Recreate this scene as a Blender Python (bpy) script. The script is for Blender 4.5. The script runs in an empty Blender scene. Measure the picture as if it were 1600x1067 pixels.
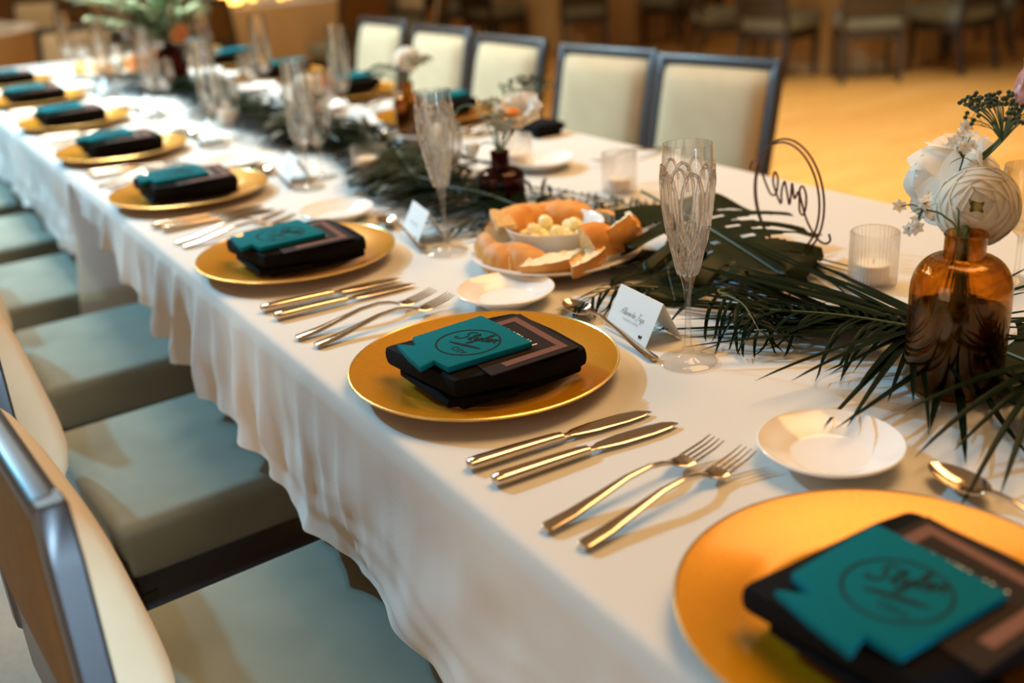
import bpy, bmesh, math, random
from mathutils import Vector, Matrix, Euler
from math import sin, cos, pi, radians as R
random.seed(7)
C = bpy.context.scene.collection
S = bpy.context.scene
T = 0.76                      # height of the table top

# ------------------------------------------------------------------ camera
cd = bpy.data.cameras.new('camera'); cam = bpy.data.objects.new('camera', cd); C.objects.link(cam)
cd.sensor_width = 36.0; cd.lens = 37.27; cd.clip_start = 0.02; cd.clip_end = 60
YAW, PIT, ROL = 0.538, 0.3885, -0.0698
fw = Vector((sin(YAW)*cos(PIT), cos(YAW)*cos(PIT), -sin(PIT)))
rt = Vector((cos(YAW), -sin(YAW), 0)); up = rt.cross(fw)
r2 = cos(ROL)*rt + sin(ROL)*up; u2 = -sin(ROL)*rt + cos(ROL)*up
m = Matrix((r2, u2, -fw)).transposed().to_4x4(); m.translation = Vector((-0.5817, -0.4339, 0.5333+T))
cam.matrix_world = m
cd.dof.use_dof = True; cd.dof.focus_distance = 1.27; cd.dof.aperture_fstop = 2.3
S.camera = cam
# ------------------------------------------------------------------ light
S.view_settings.view_transform = 'Standard'; S.view_settings.look = 'None'
S.view_settings.gamma = 1.0; S.view_settings.use_curve_mapping = False
S.view_settings.exposure = 0.0
S.cycles.use_denoising = True
S.cycles.max_bounces = 12; S.cycles.transmission_bounces = 10; S.cycles.transparent_max_bounces = 24
S.cycles.sample_clamp_indirect = 6.0
w = bpy.data.worlds.new('hall_air'); S.world = w; w.use_nodes = True
bg = w.node_tree.nodes['Background']; bg.inputs['Color'].default_value = (1.0, 0.60, 0.29, 1); bg.inputs['Strength'].default_value = 0.24
def lamp(name, kind, loc, target, energy, color, size=0.1, angle=None, blend=0.4):
    l = bpy.data.lights.new(name, kind); l.energy = energy; l.color = color
    if kind == 'AREA': l.shape = 'SQUARE'; l.size = size
    if kind in ('SPOT', 'POINT'): l.shadow_soft_size = size
    if kind == 'SPOT': l.spot_size = angle; l.spot_blend = blend
    o = bpy.data.objects.new(name, l); C.objects.link(o); o.location = loc
    o.rotation_euler = (Vector(target)-Vector(loc)).to_track_quat('-Z', 'Y').to_euler()
    return o
lamp('ceiling_spot', 'SPOT', (-1.45, 4.4, 3.35), (0.5, 2.0, 0.7), 630, (0.20, 0.67, 1.0), 0.05, R(110), 0.5)
lamp('ceiling_spot', 'SPOT', (-1.15, 4.5, 3.35), (0.6, 2.2, 0.7), 200, (0.30, 0.66, 1.0), 0.05, R(110), 0.5)
lamp('warm_overhead_fill', 'AREA', (1.9, 0.9, 4.3), (0.5, 1.0, 0.7), 68, (1.0, 0.56, 0.22), 2.4).data.spread = R(110)  # unseen broad overhead light giving the orange ambient tone
lamp('warm_overhead_fill', 'AREA', (-0.9, 5.6, 3.7), (0.8, 3.6, 0.75), 50, (1.0, 0.76, 0.46), 1.0)  # added warm lamp lifting the far cloth and chair backs
lamp('added_far_fill', 'AREA', (0.2, 4.0, 3.0), (0.3, 3.6, 0.75), 50, (1.0, 0.98, 0.86), 0.7).data.spread = R(104)  # added lamp to whiten the far cloth, no known fitting
lamp('added_far_fill', 'AREA', (0.2, 7.7, 3.2), (0.2, 7.7, 0.7), 36, (1.0, 0.82, 0.55), 0.9)  # added lamp to brighten the rear candle table
lamp('dance_floor_spot', 'SPOT', (3.4, 2.6, 4.4), (4.0, 3.2, 0), 1250, (1.0, 0.82, 0.56), 0.3, R(60), 0.7)
lamp('dance_floor_spot', 'SPOT', (3.2, 6.0, 4.4), (3.2, 6.2, 0), 200, (1.0, 0.74, 0.45), 0.3, R(70), 0.8)
lamp('unseen_fill', 'AREA', (-3.4, 0.4, 1.25), (0.2, 1.8, 0.7), 34, (1.0, 0.80, 0.62), 2.0)  # stands in for an unseen left window, shifted to rake the cloth folds
lamp('unseen_fill', 'AREA', (-0.45, -2.4, 0.50), (-0.80, 0.5, 0.70), 10, (0.48, 0.74, 1.0), 1.0).data.spread = R(26)  # added narrow beam from behind, aimed to tint the chair post blue

# ------------------------------------------------------------------ materials
def lin(r, g, b):
    f = lambda c: (c/255/12.92) if c/255 <= 0.04045 else ((c/255+0.055)/1.055)**2.4
    return (f(r), f(g), f(b), 1)
def mat(name, col, rough=0.5, metal=0.0, spec=0.5, **kw):
    mm = bpy.data.materials.new(name); mm.use_nodes = True
    nt = mm.node_tree; b = nt.nodes['Principled BSDF']
    b.inputs['Base Color'].default_value = col; b.inputs['Roughness'].default_value = rough
    b.inputs['Metallic'].default_value = metal; b.inputs['Specular IOR Level'].default_value = spec
    for k, v in kw.items(): b.inputs[k].default_value = v
    return mm
def nodes(mm): return mm.node_tree.nodes, mm.node_tree.links, mm.node_tree.nodes['Principled BSDF']
def grain(mm, scale, amount, c2, bump=0.0, detail=4, stretch=None, coord='Object'):
    n, l, b = nodes(mm)
    tc = n.new('ShaderNodeTexCoord'); mp = n.new('ShaderNodeMapping')
    l.new(tc.outputs[coord], mp.inputs[0])
    if stretch: mp.inputs['Scale'].default_value = stretch
    t = n.new('ShaderNodeTexNoise'); t.inputs['Scale'].default_value = scale; t.inputs['Detail'].default_value = detail
    l.new(mp.outputs[0], t.inputs['Vector'])
    r = n.new('ShaderNodeValToRGB'); r.color_ramp.elements[0].position = 0.5-amount; r.color_ramp.elements[1].position = 0.5+amount
    r.color_ramp.elements[0].color = b.inputs['Base Color'].default_value; r.color_ramp.elements[1].color = c2
    l.new(t.outputs['Fac'], r.inputs[0]); l.new(r.outputs[0], b.inputs['Base Color'])
    if bump:
        bp = n.new('ShaderNodeBump'); bp.inputs['Strength'].default_value = bump; bp.inputs['Distance'].default_value = 0.002
        l.new(t.outputs['Fac'], bp.inputs['Height']); l.new(bp.outputs[0], b.inputs['Normal'])
    return mm
def weave(mm, scale, strength, axis='X', dist=0.0006):
    n, l, b = nodes(mm)
    tc = n.new('ShaderNodeTexCoord'); wv = n.new('ShaderNodeTexWave'); wv.inputs['Scale'].default_value = scale
    wv.bands_direction = axis; wv.inputs['Distortion'].default_value = 0.4
    l.new(tc.outputs['Object'], wv.inputs['Vector'])
    bp = n.new('ShaderNodeBump'); bp.inputs['Strength'].default_value = strength; bp.inputs['Distance'].default_value = dist
    l.new(wv.outputs['Fac'], bp.inputs['Height']); l.new(bp.outputs[0], b.inputs['Normal'])
    return mm
def glass(name, col, rough=0.0, thin=0.5, ior=1.5):
    """clear glass: part refracting body, part thin see-through wall"""
    mm = bpy.data.materials.new(name); mm.use_nodes = True; n = mm.node_tree.nodes; l = mm.node_tree.links
    for x in list(n): n.remove(x)
    out = n.new('ShaderNodeOutputMaterial'); g = n.new('ShaderNodeBsdfGlass'); g.inputs['Color'].default_value = col
    g.inputs['Roughness'].default_value = rough; g.inputs['IOR'].default_value = ior
    t = n.new('ShaderNodeBsdfTransparent'); t.inputs['Color'].default_value = col
    gl = n.new('ShaderNodeBsdfGlossy'); gl.inputs['Roughness'].default_value = max(rough, 0.02)
    fr = n.new('ShaderNodeFresnel'); ge = n.new('ShaderNodeNewGeometry'); mx = n.new('ShaderNodeMapRange')
    mx.inputs['To Min'].default_value = ior; mx.inputs['To Max'].default_value = 1/ior
    l.new(ge.outputs['Backfacing'], mx.inputs['Value']); l.new(mx.outputs[0], fr.inputs['IOR'])
    m1 = n.new('ShaderNodeMixShader'); l.new(fr.outputs[0], m1.inputs[0]); l.new(t.outputs[0], m1.inputs[1]); l.new(gl.outputs[0], m1.inputs[2])
    m2 = n.new('ShaderNodeMixShader'); m2.inputs[0].default_value = thin; l.new(g.outputs[0], m2.inputs[1]); l.new(m1.outputs[0], m2.inputs[2])
    l.new(m2.outputs[0], out.inputs[0]); return mm

def soft_petal(name, col, mixf=0.45):
    mm = bpy.data.materials.new(name); mm.use_nodes = True; n = mm.node_tree.nodes; l = mm.node_tree.links
    b = n['Principled BSDF']; b.inputs['Base Color'].default_value = col; b.inputs['Roughness'].default_value = 0.65; b.inputs['Specular IOR Level'].default_value = 0.15
    t = n.new('ShaderNodeBsdfTranslucent'); t.inputs['Color'].default_value = col
    m_ = n.new('ShaderNodeMixShader'); m_.inputs[0].default_value = mixf
    l.new(b.outputs[0], m_.inputs[1]); l.new(t.outputs[0], m_.inputs[2]); l.new(m_.outputs[0], n['Material Output'].inputs[0]); return mm
M = {}
M['cloth'] = weave(mat('white_linen', lin(231, 231, 226), 0.85, spec=0.2), 330, 0.35, 'DIAGONAL')
_n, _l, _b = nodes(M['cloth']); _t = _n.new('ShaderNodeBsdfTranslucent'); _t.inputs['Color'].default_value = lin(236, 190, 132)
_m = _n.new('ShaderNodeMixShader'); _m.inputs[0].default_value = 0.22; _l.new(_b.outputs[0], _m.inputs[1]); _l.new(_t.outputs[0], _m.inputs[2]); _l.new(_m.outputs[0], _n['Material Output'].inputs[0])
M['gold'] = grain(mat('gold_lacquer', lin(182, 124, 5), 0.34, 0.34, 0.30, **{'Coat Weight': 0.45, 'Coat Roughness': 0.1}), 260, 0.3, lin(200, 136, 8), 0.05)
M['gold_rim'] = mat('gold_rim', lin(248, 208, 130), 0.25, 0.8)
M['napkin'] = weave(mat('black_linen', lin(14, 13, 14), 0.85, spec=0.12), 500, 0.3, 'X')
M['menu'] = mat('brown_card', lin(32, 23, 20), 0.6, spec=0.15)
M['rose'] = mat('rose_foil', lin(112, 77, 66), 0.5, 0.1, 0.15)
M['cream_ink'] = mat('cream_ink', lin(225, 205, 180), 0.6)
M['teal'] = grain(mat('teal_foam', lin(0, 90, 102), 0.85, spec=0.1), 900, 0.3, lin(0, 106, 117), 0.4)
M['ink'] = mat('dark_ink', lin(30, 34, 34), 0.8, spec=0.1)
M['pale_ink'] = mat('pale_ink', lin(186, 186, 188), 0.8)
M['grey_ink'] = mat('grey_ink', lin(90, 90, 95), 0.8)
M['silver'] = mat('polished_steel', (0.66, 0.56, 0.44, 1), 0.15, 1.0)
M['china'] = mat('white_china', lin(234, 232, 228), 0.12, spec=0.5)
M['paper'] = mat('white_card', lin(240, 238, 234), 0.8)
M['crystal'] = glass('crystal', (1, 1, 1, 1), 0.0, 0.3, 1.52)
M['flute'] = glass('flute_glass', (1, 1, 1, 1), 0.0, 0.86, 1.5)
M['clear'] = glass('thin_clear_glass', (0.98, 0.98, 0.97, 1), 0.0, 0.75, 1.45)
M['ribbed'] = glass('ribbed_glass', (0.985, 0.975, 0.965, 1), 0.03, 0.68, 1.4)
M['amber'] = glass('amber_glass', (0.93, 0.68, 0.28, 1), 0.0, 0.5, 1.45)
M['brown_glass'] = glass('brown_glass', (0.42, 0.12, 0.06, 1), 0.0, 0.5, 1.45)
M['water'] = glass('water', (0.26, 0.15, 0.09, 1), 0.0, 0.3, 1.33)
M['wax'] = mat('white_wax', lin(240, 232, 218), 0.5, **{'Subsurface Weight': 0.2})
M['wire'] = mat('bronze_wire', lin(110, 72, 52), 0.4, 0.7)
M['wood'] = mat('dark_walnut', lin(26, 19, 18), 0.48, spec=0.9, **{'Coat Weight': 0.2, 'Coat Roughness': 0.25})
M['seat'] = grain(mat('cool_toned_seat_fabric', lin(112, 116, 102), 0.9, spec=0.2, **{'Sheen Weight': 0.2}), 9, 0.3, lin(130, 134, 120), 0.25, 6)  # same beige fabric as the back, with cool light mixed into its colour
M['back'] = grain(mat('beige_back_fabric', lin(188, 168, 134), 0.9, spec=0.2), 14, 0.3, lin(198, 180, 148), 0.1)
M['rear'] = grain(mat('shade_toned_rear_fabric', lin(104, 78, 46), 0.9, spec=0.1), 60, 0.3, lin(116, 88, 54))  # same beige as the front, darkened in colour for its unlit side
M['palm'] = grain(mat('palm_green', lin(7, 19, 11), 0.3, spec=0.045), 30, 0.25, lin(16, 32, 18))
M['palm_rib'] = mat('palm_rib', lin(82, 84, 40), 0.5)
M['monstera'] = grain(mat('monstera_green', lin(24, 34, 20), 0.36, spec=0.07), 16, 0.25, lin(38, 44, 26))
M['sage'] = mat('sage_green', lin(150, 165, 124), 0.6)
M['stem'] = grain(mat('stem_green', lin(58, 84, 44), 0.55), 40, 0.3, lin(78, 100, 56))
M['petal'] = soft_petal('ivory_petal', lin(246, 238, 222))
M['white_petal'] = soft_petal('white_petal', lin(250, 246, 238))
M['pink'] = grain(mat('pink_petal', lin(226, 150, 150), 0.55), 60, 0.2, lin(240, 205, 200), stretch=(4, 4, .6))
M['peach'] = soft_petal('peach_petal', lin(244, 190, 132))
M['eye'] = mat('olive_flower_eye', lin(176, 158, 98), 0.8)
M['orange'] = mat('orange_stamen', lin(206, 128, 40), 0.7)
M['grey_bloom'] = mat('grey_green_bloom', lin(150, 148, 128), 0.8)
M['dill'] = mat('dark_seed_green', lin(44, 62, 40), 0.7)
M['crust'] = grain(mat('bread_crust', lin(206, 132, 52), 0.6), 40, 0.28, lin(226, 166, 86), 0.5)
M['crumb'] = grain(mat('bread_crumb', lin(246, 228, 192), 0.9), 220, 0.25, lin(236, 206, 156), 0.6)
M['butter'] = mat('pale_butter', lin(253, 238, 184), 0.35, **{'Subsurface Weight': 0.2})
M['beige_cloth'] = grain(mat('beige_skirt_linen', lin(196, 164, 118), 0.9, spec=0.1), 6, 0.3, lin(208, 176, 130))
M['carpet'] = grain(mat('greige_carpet', lin(150, 136, 120), 1.0, spec=0.0), 120, 0.3, lin(172, 156, 138), 0.3)
M['plaster'] = grain(mat('tan_plaster', lin(150, 112, 70), 0.9), 5, 0.3, lin(160, 122, 80))
fl = mat('honey_parquet', lin(206, 136, 52), 0.3); M['floor'] = fl
n, l, b = nodes(fl)
tc = n.new('ShaderNodeTexCoord'); br = n.new('ShaderNodeTexBrick')
br.inputs['Scale'].default_value = 1.0; br.inputs['Brick Width'].default_value = 0.9; br.inputs['Row Height'].default_value = 0.09; br.inputs['Mortar Size'].default_value = 0.0015
br.inputs['Color1'].default_value = lin(226, 176, 104); br.inputs['Color2'].default_value = lin(214, 160, 86); br.inputs['Mortar'].default_value = lin(120, 74, 28)
l.new(tc.outputs['Object'], br.inputs['Vector']); l.new(br.outputs['Color'], b.inputs['Base Color'])
lp = mat('amber_lantern_glow', lin(255, 170, 60), 0.5); lp.node_tree.nodes['Principled BSDF'].inputs['Emission Color'].default_value = (1, 0.45, 0.08, 1)
lp.node_tree.nodes['Principled BSDF'].inputs['Emission Strength'].default_value = 9.0; M['glow'] = lp

# ------------------------------------------------------------------ mesh helpers
class G:
    def __init__(s): s.v = []; s.f = []
    def add(s, vf, mtx=None):
        v, f = vf; o = len(s.v)
        s.v += [tuple(mtx @ Vector(p)) for p in v] if mtx is not None else [tuple(p) for p in v]
        s.f += [tuple(i+o for i in q) for q in f]; return s
def mk(name, vf, mt, parent=None, smooth=True, loc=None):
    v, f = (vf.v, vf.f) if isinstance(vf, G) else vf
    me = bpy.data.meshes.new(name); me.from_pydata([tuple(p) for p in v], [], f); me.update()
    if smooth:
        me.shade_smooth()
        if name not in ('petal', 'leaflet', 'leaflets', 'floret'): me.set_sharp_from_angle(angle=R(42))
    me.materials.append(M[mt] if isinstance(mt, str) else mt)
    o = bpy.data.objects.new(name, me); C.objects.link(o)
    if parent: o.parent = parent
    if loc: o.location = loc
    return o
def share(name, src, parent, loc=(0, 0, 0), rot=(0, 0, 0), sc=None):
    o = bpy.data.objects.new(name, src.data); C.objects.link(o); o.parent = parent; o.location = loc; o.rotation_euler = rot
    if sc: o.scale = sc
    return o
def tag(o, label, cat, group=None, kind=None):
    o['label'] = label; o['category'] = cat
    if group: o['group'] = group
    if kind: o['kind'] = kind
    return o
def thing(name, label, cat, loc=(0, 0, 0), rz=0.0, group=None):
    o = bpy.data.objects.new(name, None); C.objects.link(o); o.location = loc; o.rotation_euler = (0, 0, rz)
    o.empty_display_size = 0.05
    return tag(o, label, cat, group)
def dup(root, loc, rz, label, group=None):
    def cp(o, par):
        c = o.copy(); C.objects.link(c)
        if par: c.parent = par
        for ch in list(o.children): cp(ch, c)
        return c
    r = cp(root, None); r.location = loc; r.rotation_euler = (0, 0, rz); r['label'] = label
    if group: r['group'] = group
    return r
def rbox(sx, sy, sz, bev, seg=2, c=(0, 0, 0), crown=0.0):
    bm = bmesh.new(); bmesh.ops.create_cube(bm, size=1.0)
    for v in bm.verts: v.co = Vector((v.co.x*sx, v.co.y*sy, v.co.z*sz))
    bmesh.ops.bevel(bm, geom=bm.edges[:], offset=bev, segments=seg, profile=0.5, affect='EDGES')
    bm.verts.index_update()
    v = [(p.co.x+c[0], p.co.y+c[1], p.co.z+c[2]) for p in bm.verts]; f = [tuple(q.index for q in fc.verts) for fc in bm.faces]
    bm.free(); return v, f
def lathe(prof, n=40, c=(0, 0, 0), wob=None):
    v, f = [], []
    for (r, z) in prof:
        for k in range(n):
            a = 2*pi*k/n; rr = r*(wob(a, z) if wob else 1)
            v.append((c[0]+rr*cos(a), c[1]+rr*sin(a), c[2]+z))
    for i in range(len(prof)-1):
        for k in range(n): f.append((i*n+k, i*n+(k+1) % n, (i+1)*n+(k+1) % n, (i+1)*n+k))
    return v, f
def smooth_path(pts, k=6):
    pts = [Vector(p) for p in pts]
    if len(pts) < 3: return [pts[0].lerp(pts[-1], i/k) for i in range(k+1)]
    out = []
    P = [pts[0]*2-pts[1]]+pts+[pts[-1]*2-pts[-2]]
    for i in range(1, len(P)-2):
        a, b_, c_, d = P[i-1], P[i], P[i+1], P[i+2]
        for j in range(k):
            t = j/k
            out.append(0.5*((2*b_)+(c_-a)*t+(2*a-5*b_+4*c_-d)*t*t+(3*b_-a-3*c_+d)*t**3))
    out.append(pts[-1]); return out
def tube(pts, rad, n=8, cap=True):
    pts = [Vector(p) for p in pts]; N = len(pts); v, f = [], []
    rr = rad if isinstance(rad, (list, tuple)) else [rad]*N
    t0 = (pts[1]-pts[0]).normalized(); nrm = t0.orthogonal().normalized()
    for i, p in enumerate(pts):
        t = (pts[min(i+1, N-1)]-pts[max(i-1, 0)]).normalized()
        nrm = (nrm-t*nrm.dot(t)); nrm = nrm.normalized() if nrm.length > 1e-6 else t.orthogonal().normalized()
        bn = t.cross(nrm)
        for k in range(n):
            a = 2*pi*k/n; v.append(p+rr[i]*(cos(a)*nrm+sin(a)*bn))
    for i in range(N-1):
        for k in range(n): f.append((i*n+k, i*n+(k+1) % n, (i+1)*n+(k+1) % n, (i+1)*n+k))
    if cap: f.append(tuple(range(n-1, -1, -1))); f.append(tuple((N-1)*n+k for k in range(n)))
    return v, f
def sweep(secs, n=10):
    """rings of an ellipse along x: (x, halfwidth y, z, halfheight[, y])"""
    v, f = [], []
    for s in secs:
        x, wy, z, h = s[:4]; y0 = s[4] if len(s) > 4 else 0
        for k in range(n):
            a = 2*pi*k/n; ca, sa = cos(a), sin(a)
            v.append((x, y0+wy*math.copysign(abs(ca)**0.7, ca), z+h*math.copysign(abs(sa)**0.7, sa)))
    N = len(secs)
    for i in range(N-1):
        for k in range(n): f.append((i*n+k, (i+1)*n+k, (i+1)*n+(k+1) % n, i*n+(k+1) % n))
    f.append(tuple(range(n))); f.append(tuple((N-1)*n+k for k in range(n-1, -1, -1)))
    return v, f
def extrude(outline, z0, z1, bev=0.0):
    n = len(outline); bm = bmesh.new()
    bot = [bm.verts.new((x, y, z0)) for x, y in outline]
    fc = bm.faces.new(bot); r = bmesh.ops.extrude_face_region(bm, geom=[fc])
    for e in r['geom']:
        if isinstance(e, bmesh.types.BMVert): e.co.z = z1
    bmesh.ops.recalc_face_normals(bm, faces=bm.faces[:])
    if bev: bmesh.ops.bevel(bm, geom=[e for e in bm.edges], offset=bev, segments=2, affect='EDGES', profile=0.6)
    bm.verts.index_update()
    o = ([tuple(v.co) for v in bm.verts], [tuple(v.index for v in q.verts) for q in bm.faces]); bm.free(); return o
def ribbon2d(pts, wd, z, closed=False):
    """flat printed stroke in the xy plane"""
    P = [Vector((p[0], p[1])) for p in pts]; N = len(P); v, f = [], []
    for i, p in enumerate(P):
        a = P[(i-1) % N] if (closed or i > 0) else p; b_ = P[(i+1) % N] if (closed or i < N-1) else p
        t = b_-a; t = t.normalized() if t.length > 1e-9 else Vector((1, 0)); nn = Vector((-t.y, t.x))
        ww = wd[i] if isinstance(wd, list) else wd
        q = p+nn*ww/2; s = p-nn*ww/2; v += [(q.x, q.y, z), (s.x, s.y, z)]
    for i in range(N if closed else N-1):
        j = (i+1) % N; f.append((2*i, 2*i+1, 2*j+1, 2*j))
    return v, f
def blade(base, direc, length, width, droop=0.0, curl=0.0, seg=7, floor=None, upv=(0, 0, 1), fold=0.25):
    """V folded leaf blade that bends down along its length and stays above 'floor'"""
    p = Vector(base); d = Vector(direc).normalized(); v, f = [], []; step = length/seg
    for i in range(seg+1):
        t = i/seg; side = d.cross(Vector(upv)); side = side.normalized() if side.length > 1e-5 else Vector((1, 0, 0)); nn = side.cross(d)
        ww = width*0.5*(min(1, 0.35+3*t) * (1-t)**0.55 if t < 1 else 0)+0.0002
        v += [p-side*ww+nn*fold*ww, p.copy(), p+side*ww+nn*fold*ww]
        d = (d+Vector((0, 0, -droop/seg))+side*curl/seg).normalized()
        p = p+d*step
        if floor is not None and p.z < floor: p.z = floor; d.z = max(d.z, 0.0); d.normalize()
    for i in range(seg):
        a = 3*i; f += [(a, a+1, a+4, a+3), (a+1, a+2, a+5, a+4)]
    return v, f
def clamp(x, a, b_): return max(a, min(b_, x))
def interp(x, xs, ys):
    if x <= xs[0]: return ys[0]
    for i in range(len(xs)-1):
        if x <= xs[i+1]: t = (x-xs[i])/(xs[i+1]-xs[i]); return ys[i]+t*(ys[i+1]-ys[i])
    return ys[-1]

# ------------------------------------------------------------------ setting
def struct(name, vf, mt, smooth=False):
    o = mk(name, vf, mt, smooth=smooth); o['kind'] = 'structure'; return o
def box(x0, x1, y0, y1, z0, z1):
    return rbox(x1-x0, y1-y0, z1-z0, 0.001, 1, ((x0+x1)/2, (y0+y1)/2, (z0+z1)/2))
struct('floor', box(-5, 13, -4, 14, -0.1, 0), 'floor')
struct('wall_back', box(-5, 13, 14, 14.15, -0.1, 4.4), 'plaster')
struct('wall_right', box(13, 13.15, -4, 14.15, -0.1, 4.4), 'plaster')
struct('baseboard_back', box(-5, 13, 13.97, 14, 0, 0.14), 'wood')
struct('baseboard_right', box(12.97, 13, -4, 14, 0, 0.14), 'wood')
cp = struct('floor_carpet', box(-4.9, 0.35, -3.9, 13.9, 0.0, 0.006), 'carpet')

# ------------------------------------------------------------------ tables and cloths
X0, X1 = -0.167, 0.945
SEAM, END = 2.294, 5.0
def folding_table(y0, y1, label):
    t = thing('banquet_table', label, 'table', (0, 0, 0), 0, 'banquet tables under the cloths')
    mk('tabletop', box(X0+0.012, X1-0.012, y0+0.012, y1-0.012, T-0.03, T-0.004), 'wood', t, False)
    for x in (X0+0.3, X1-0.12):
        for y in (y0+0.25, y1-0.25): mk('leg', tube([(x, y, 0.007), (x, y, T-0.03)], 0.014, 8), 'wood', t)
folding_table(-0.35, SEAM, 'long banquet table under the white cloth, front half with the bread plate')
folding_table(SEAM+0.004, END, 'long banquet table under the white cloth, back half with the fern arrangement')
def folds(y, amp):
    s = sin(y*37+2.1*sin(y*5.3)+1.7*sin(y*13.1))*0.5+0.5; k = sin(y*83+2.6*sin(y*9)+1.1)*0.5+0.5
    return amp*(0.6*s**2.6+0.4*k**2.2*(0.4+0.6*s))
def noise2(y, d):
    return sin(y*9.1+d*14)*0.5+sin(y*17.3-d*23+1.1)*0.3+sin(y*4.3+d*31+.4)*0.4
HY = [-0.4, .3, .56, .73, .84, .96, 1.22, 1.55, 1.85, 2.1, 2.294]
HD = [.25, .25, .25, .24, .232, .21, .188, .15, .105, .06, .012]
def cloth(name, y0, y1, drop, wrinkle, label, enddrop, seed):
    NY, ND, NX = 420, 30, 70
    v, f = [], []
    rows = []
    for i in range(NY+1):
        y = y0+(y1-y0)*i/NY; row = []
        for k in range(NX+1):                      # across the top, far side first
            x = X1-(X1-X0-0.012)*k/NX
            z = T+0.0012*sin(x*14+y*5)*sin(y*9+x*3)*min(1, (x-X0)/.1)*min(1, (X1-x)/.1)
            row.append((x, y, z))
        D = drop(y)
        for a in (0.35, 0.7, 1.05, 1.4):           # rounded table edge
            row.append((X0+0.012-0.012*sin(a), y, T-0.012*(1-cos(a))))
        for k in range(1, ND+1):
            d = max(0.0, D-0.012)*k/ND; q = d/0.25
            g = wrinkle(y)
            x = X0-0.004-folds(y+0.10*d, 0.052*g*min(1, q*1.8)*(1-.6*q)) - 0.020*q*q - 0.020*(1-g)*q*noise2(y*1.3, d) - 0.007*noise2(y*2.7, d*2.2)*q - 0.006*(1-g)*max(0, q-.4)*sin(d*160+y*9+3*sin(y*14))
            row.append((x, y+0.006*g*sin(y*60)*q, T-0.012-d))
        rows.append(row)
    W = len(rows[0])
    for r_ in rows: v += r_
    for i in range(NY):
        for k in range(W-1): f.append((i*W+k, i*W+k+1, (i+1)*W+k+1, (i+1)*W+k))
    # far side drop
    o = len(v)
    for i in range(NY+1):
        y = y0+(y1-y0)*i/NY
        for k in range(9):
            d = 0.3*k/8; v.append((X1+0.004*(k > 0)+folds(y*1.1, .025*k/8), y, T-d))
    for i in range(NY):
        for k in range(8): f.append((o+i*9+k, o+(i+1)*9+k, o+(i+1)*9+k+1, o+i*9+k+1))
    c = mk(name, (v, f), 'cloth'); tag(c, label, 'tablecloth', 'white tablecloths')
    g = G(); n1 = 40; vv, ff = [], []
    for i in range(n1+1):
        x = X0+(X1-X0)*i/n1
        for k in range(9):
            d = enddrop*k/8; sx = x if i else x-0.13*d
            vv.append((sx, y1-0.003+0.004*(k > 0)*0+0.012*sin(x*26+seed)*(k/8), T-0.002-d))
    for i in range(n1):
        for k in range(8): ff.append((i*9+k, (i+1)*9+k, (i+1)*9+k+1, i*9+k+1))
    mk('cloth_end_fall', (vv, ff), 'cloth', c)
    return c
cloth('tablecloth', -0.35, SEAM, lambda y: interp(y, HY, HD)+0.003*sin(y*21), lambda y: interp(y, [.5, .95, 1.2], [0.12, .6, 1.0]),
      'white linen cloth over the front table, hem sagging over cool-toned seats', 0.46, 0)
cloth('tablecloth', SEAM+0.004, END, lambda y: 0.215+0.005*sin(y*31), lambda y: 0.35,
      'white linen cloth over the back table with the fern arrangement', 0.5, 2)
ZT = T+0.0015

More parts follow.
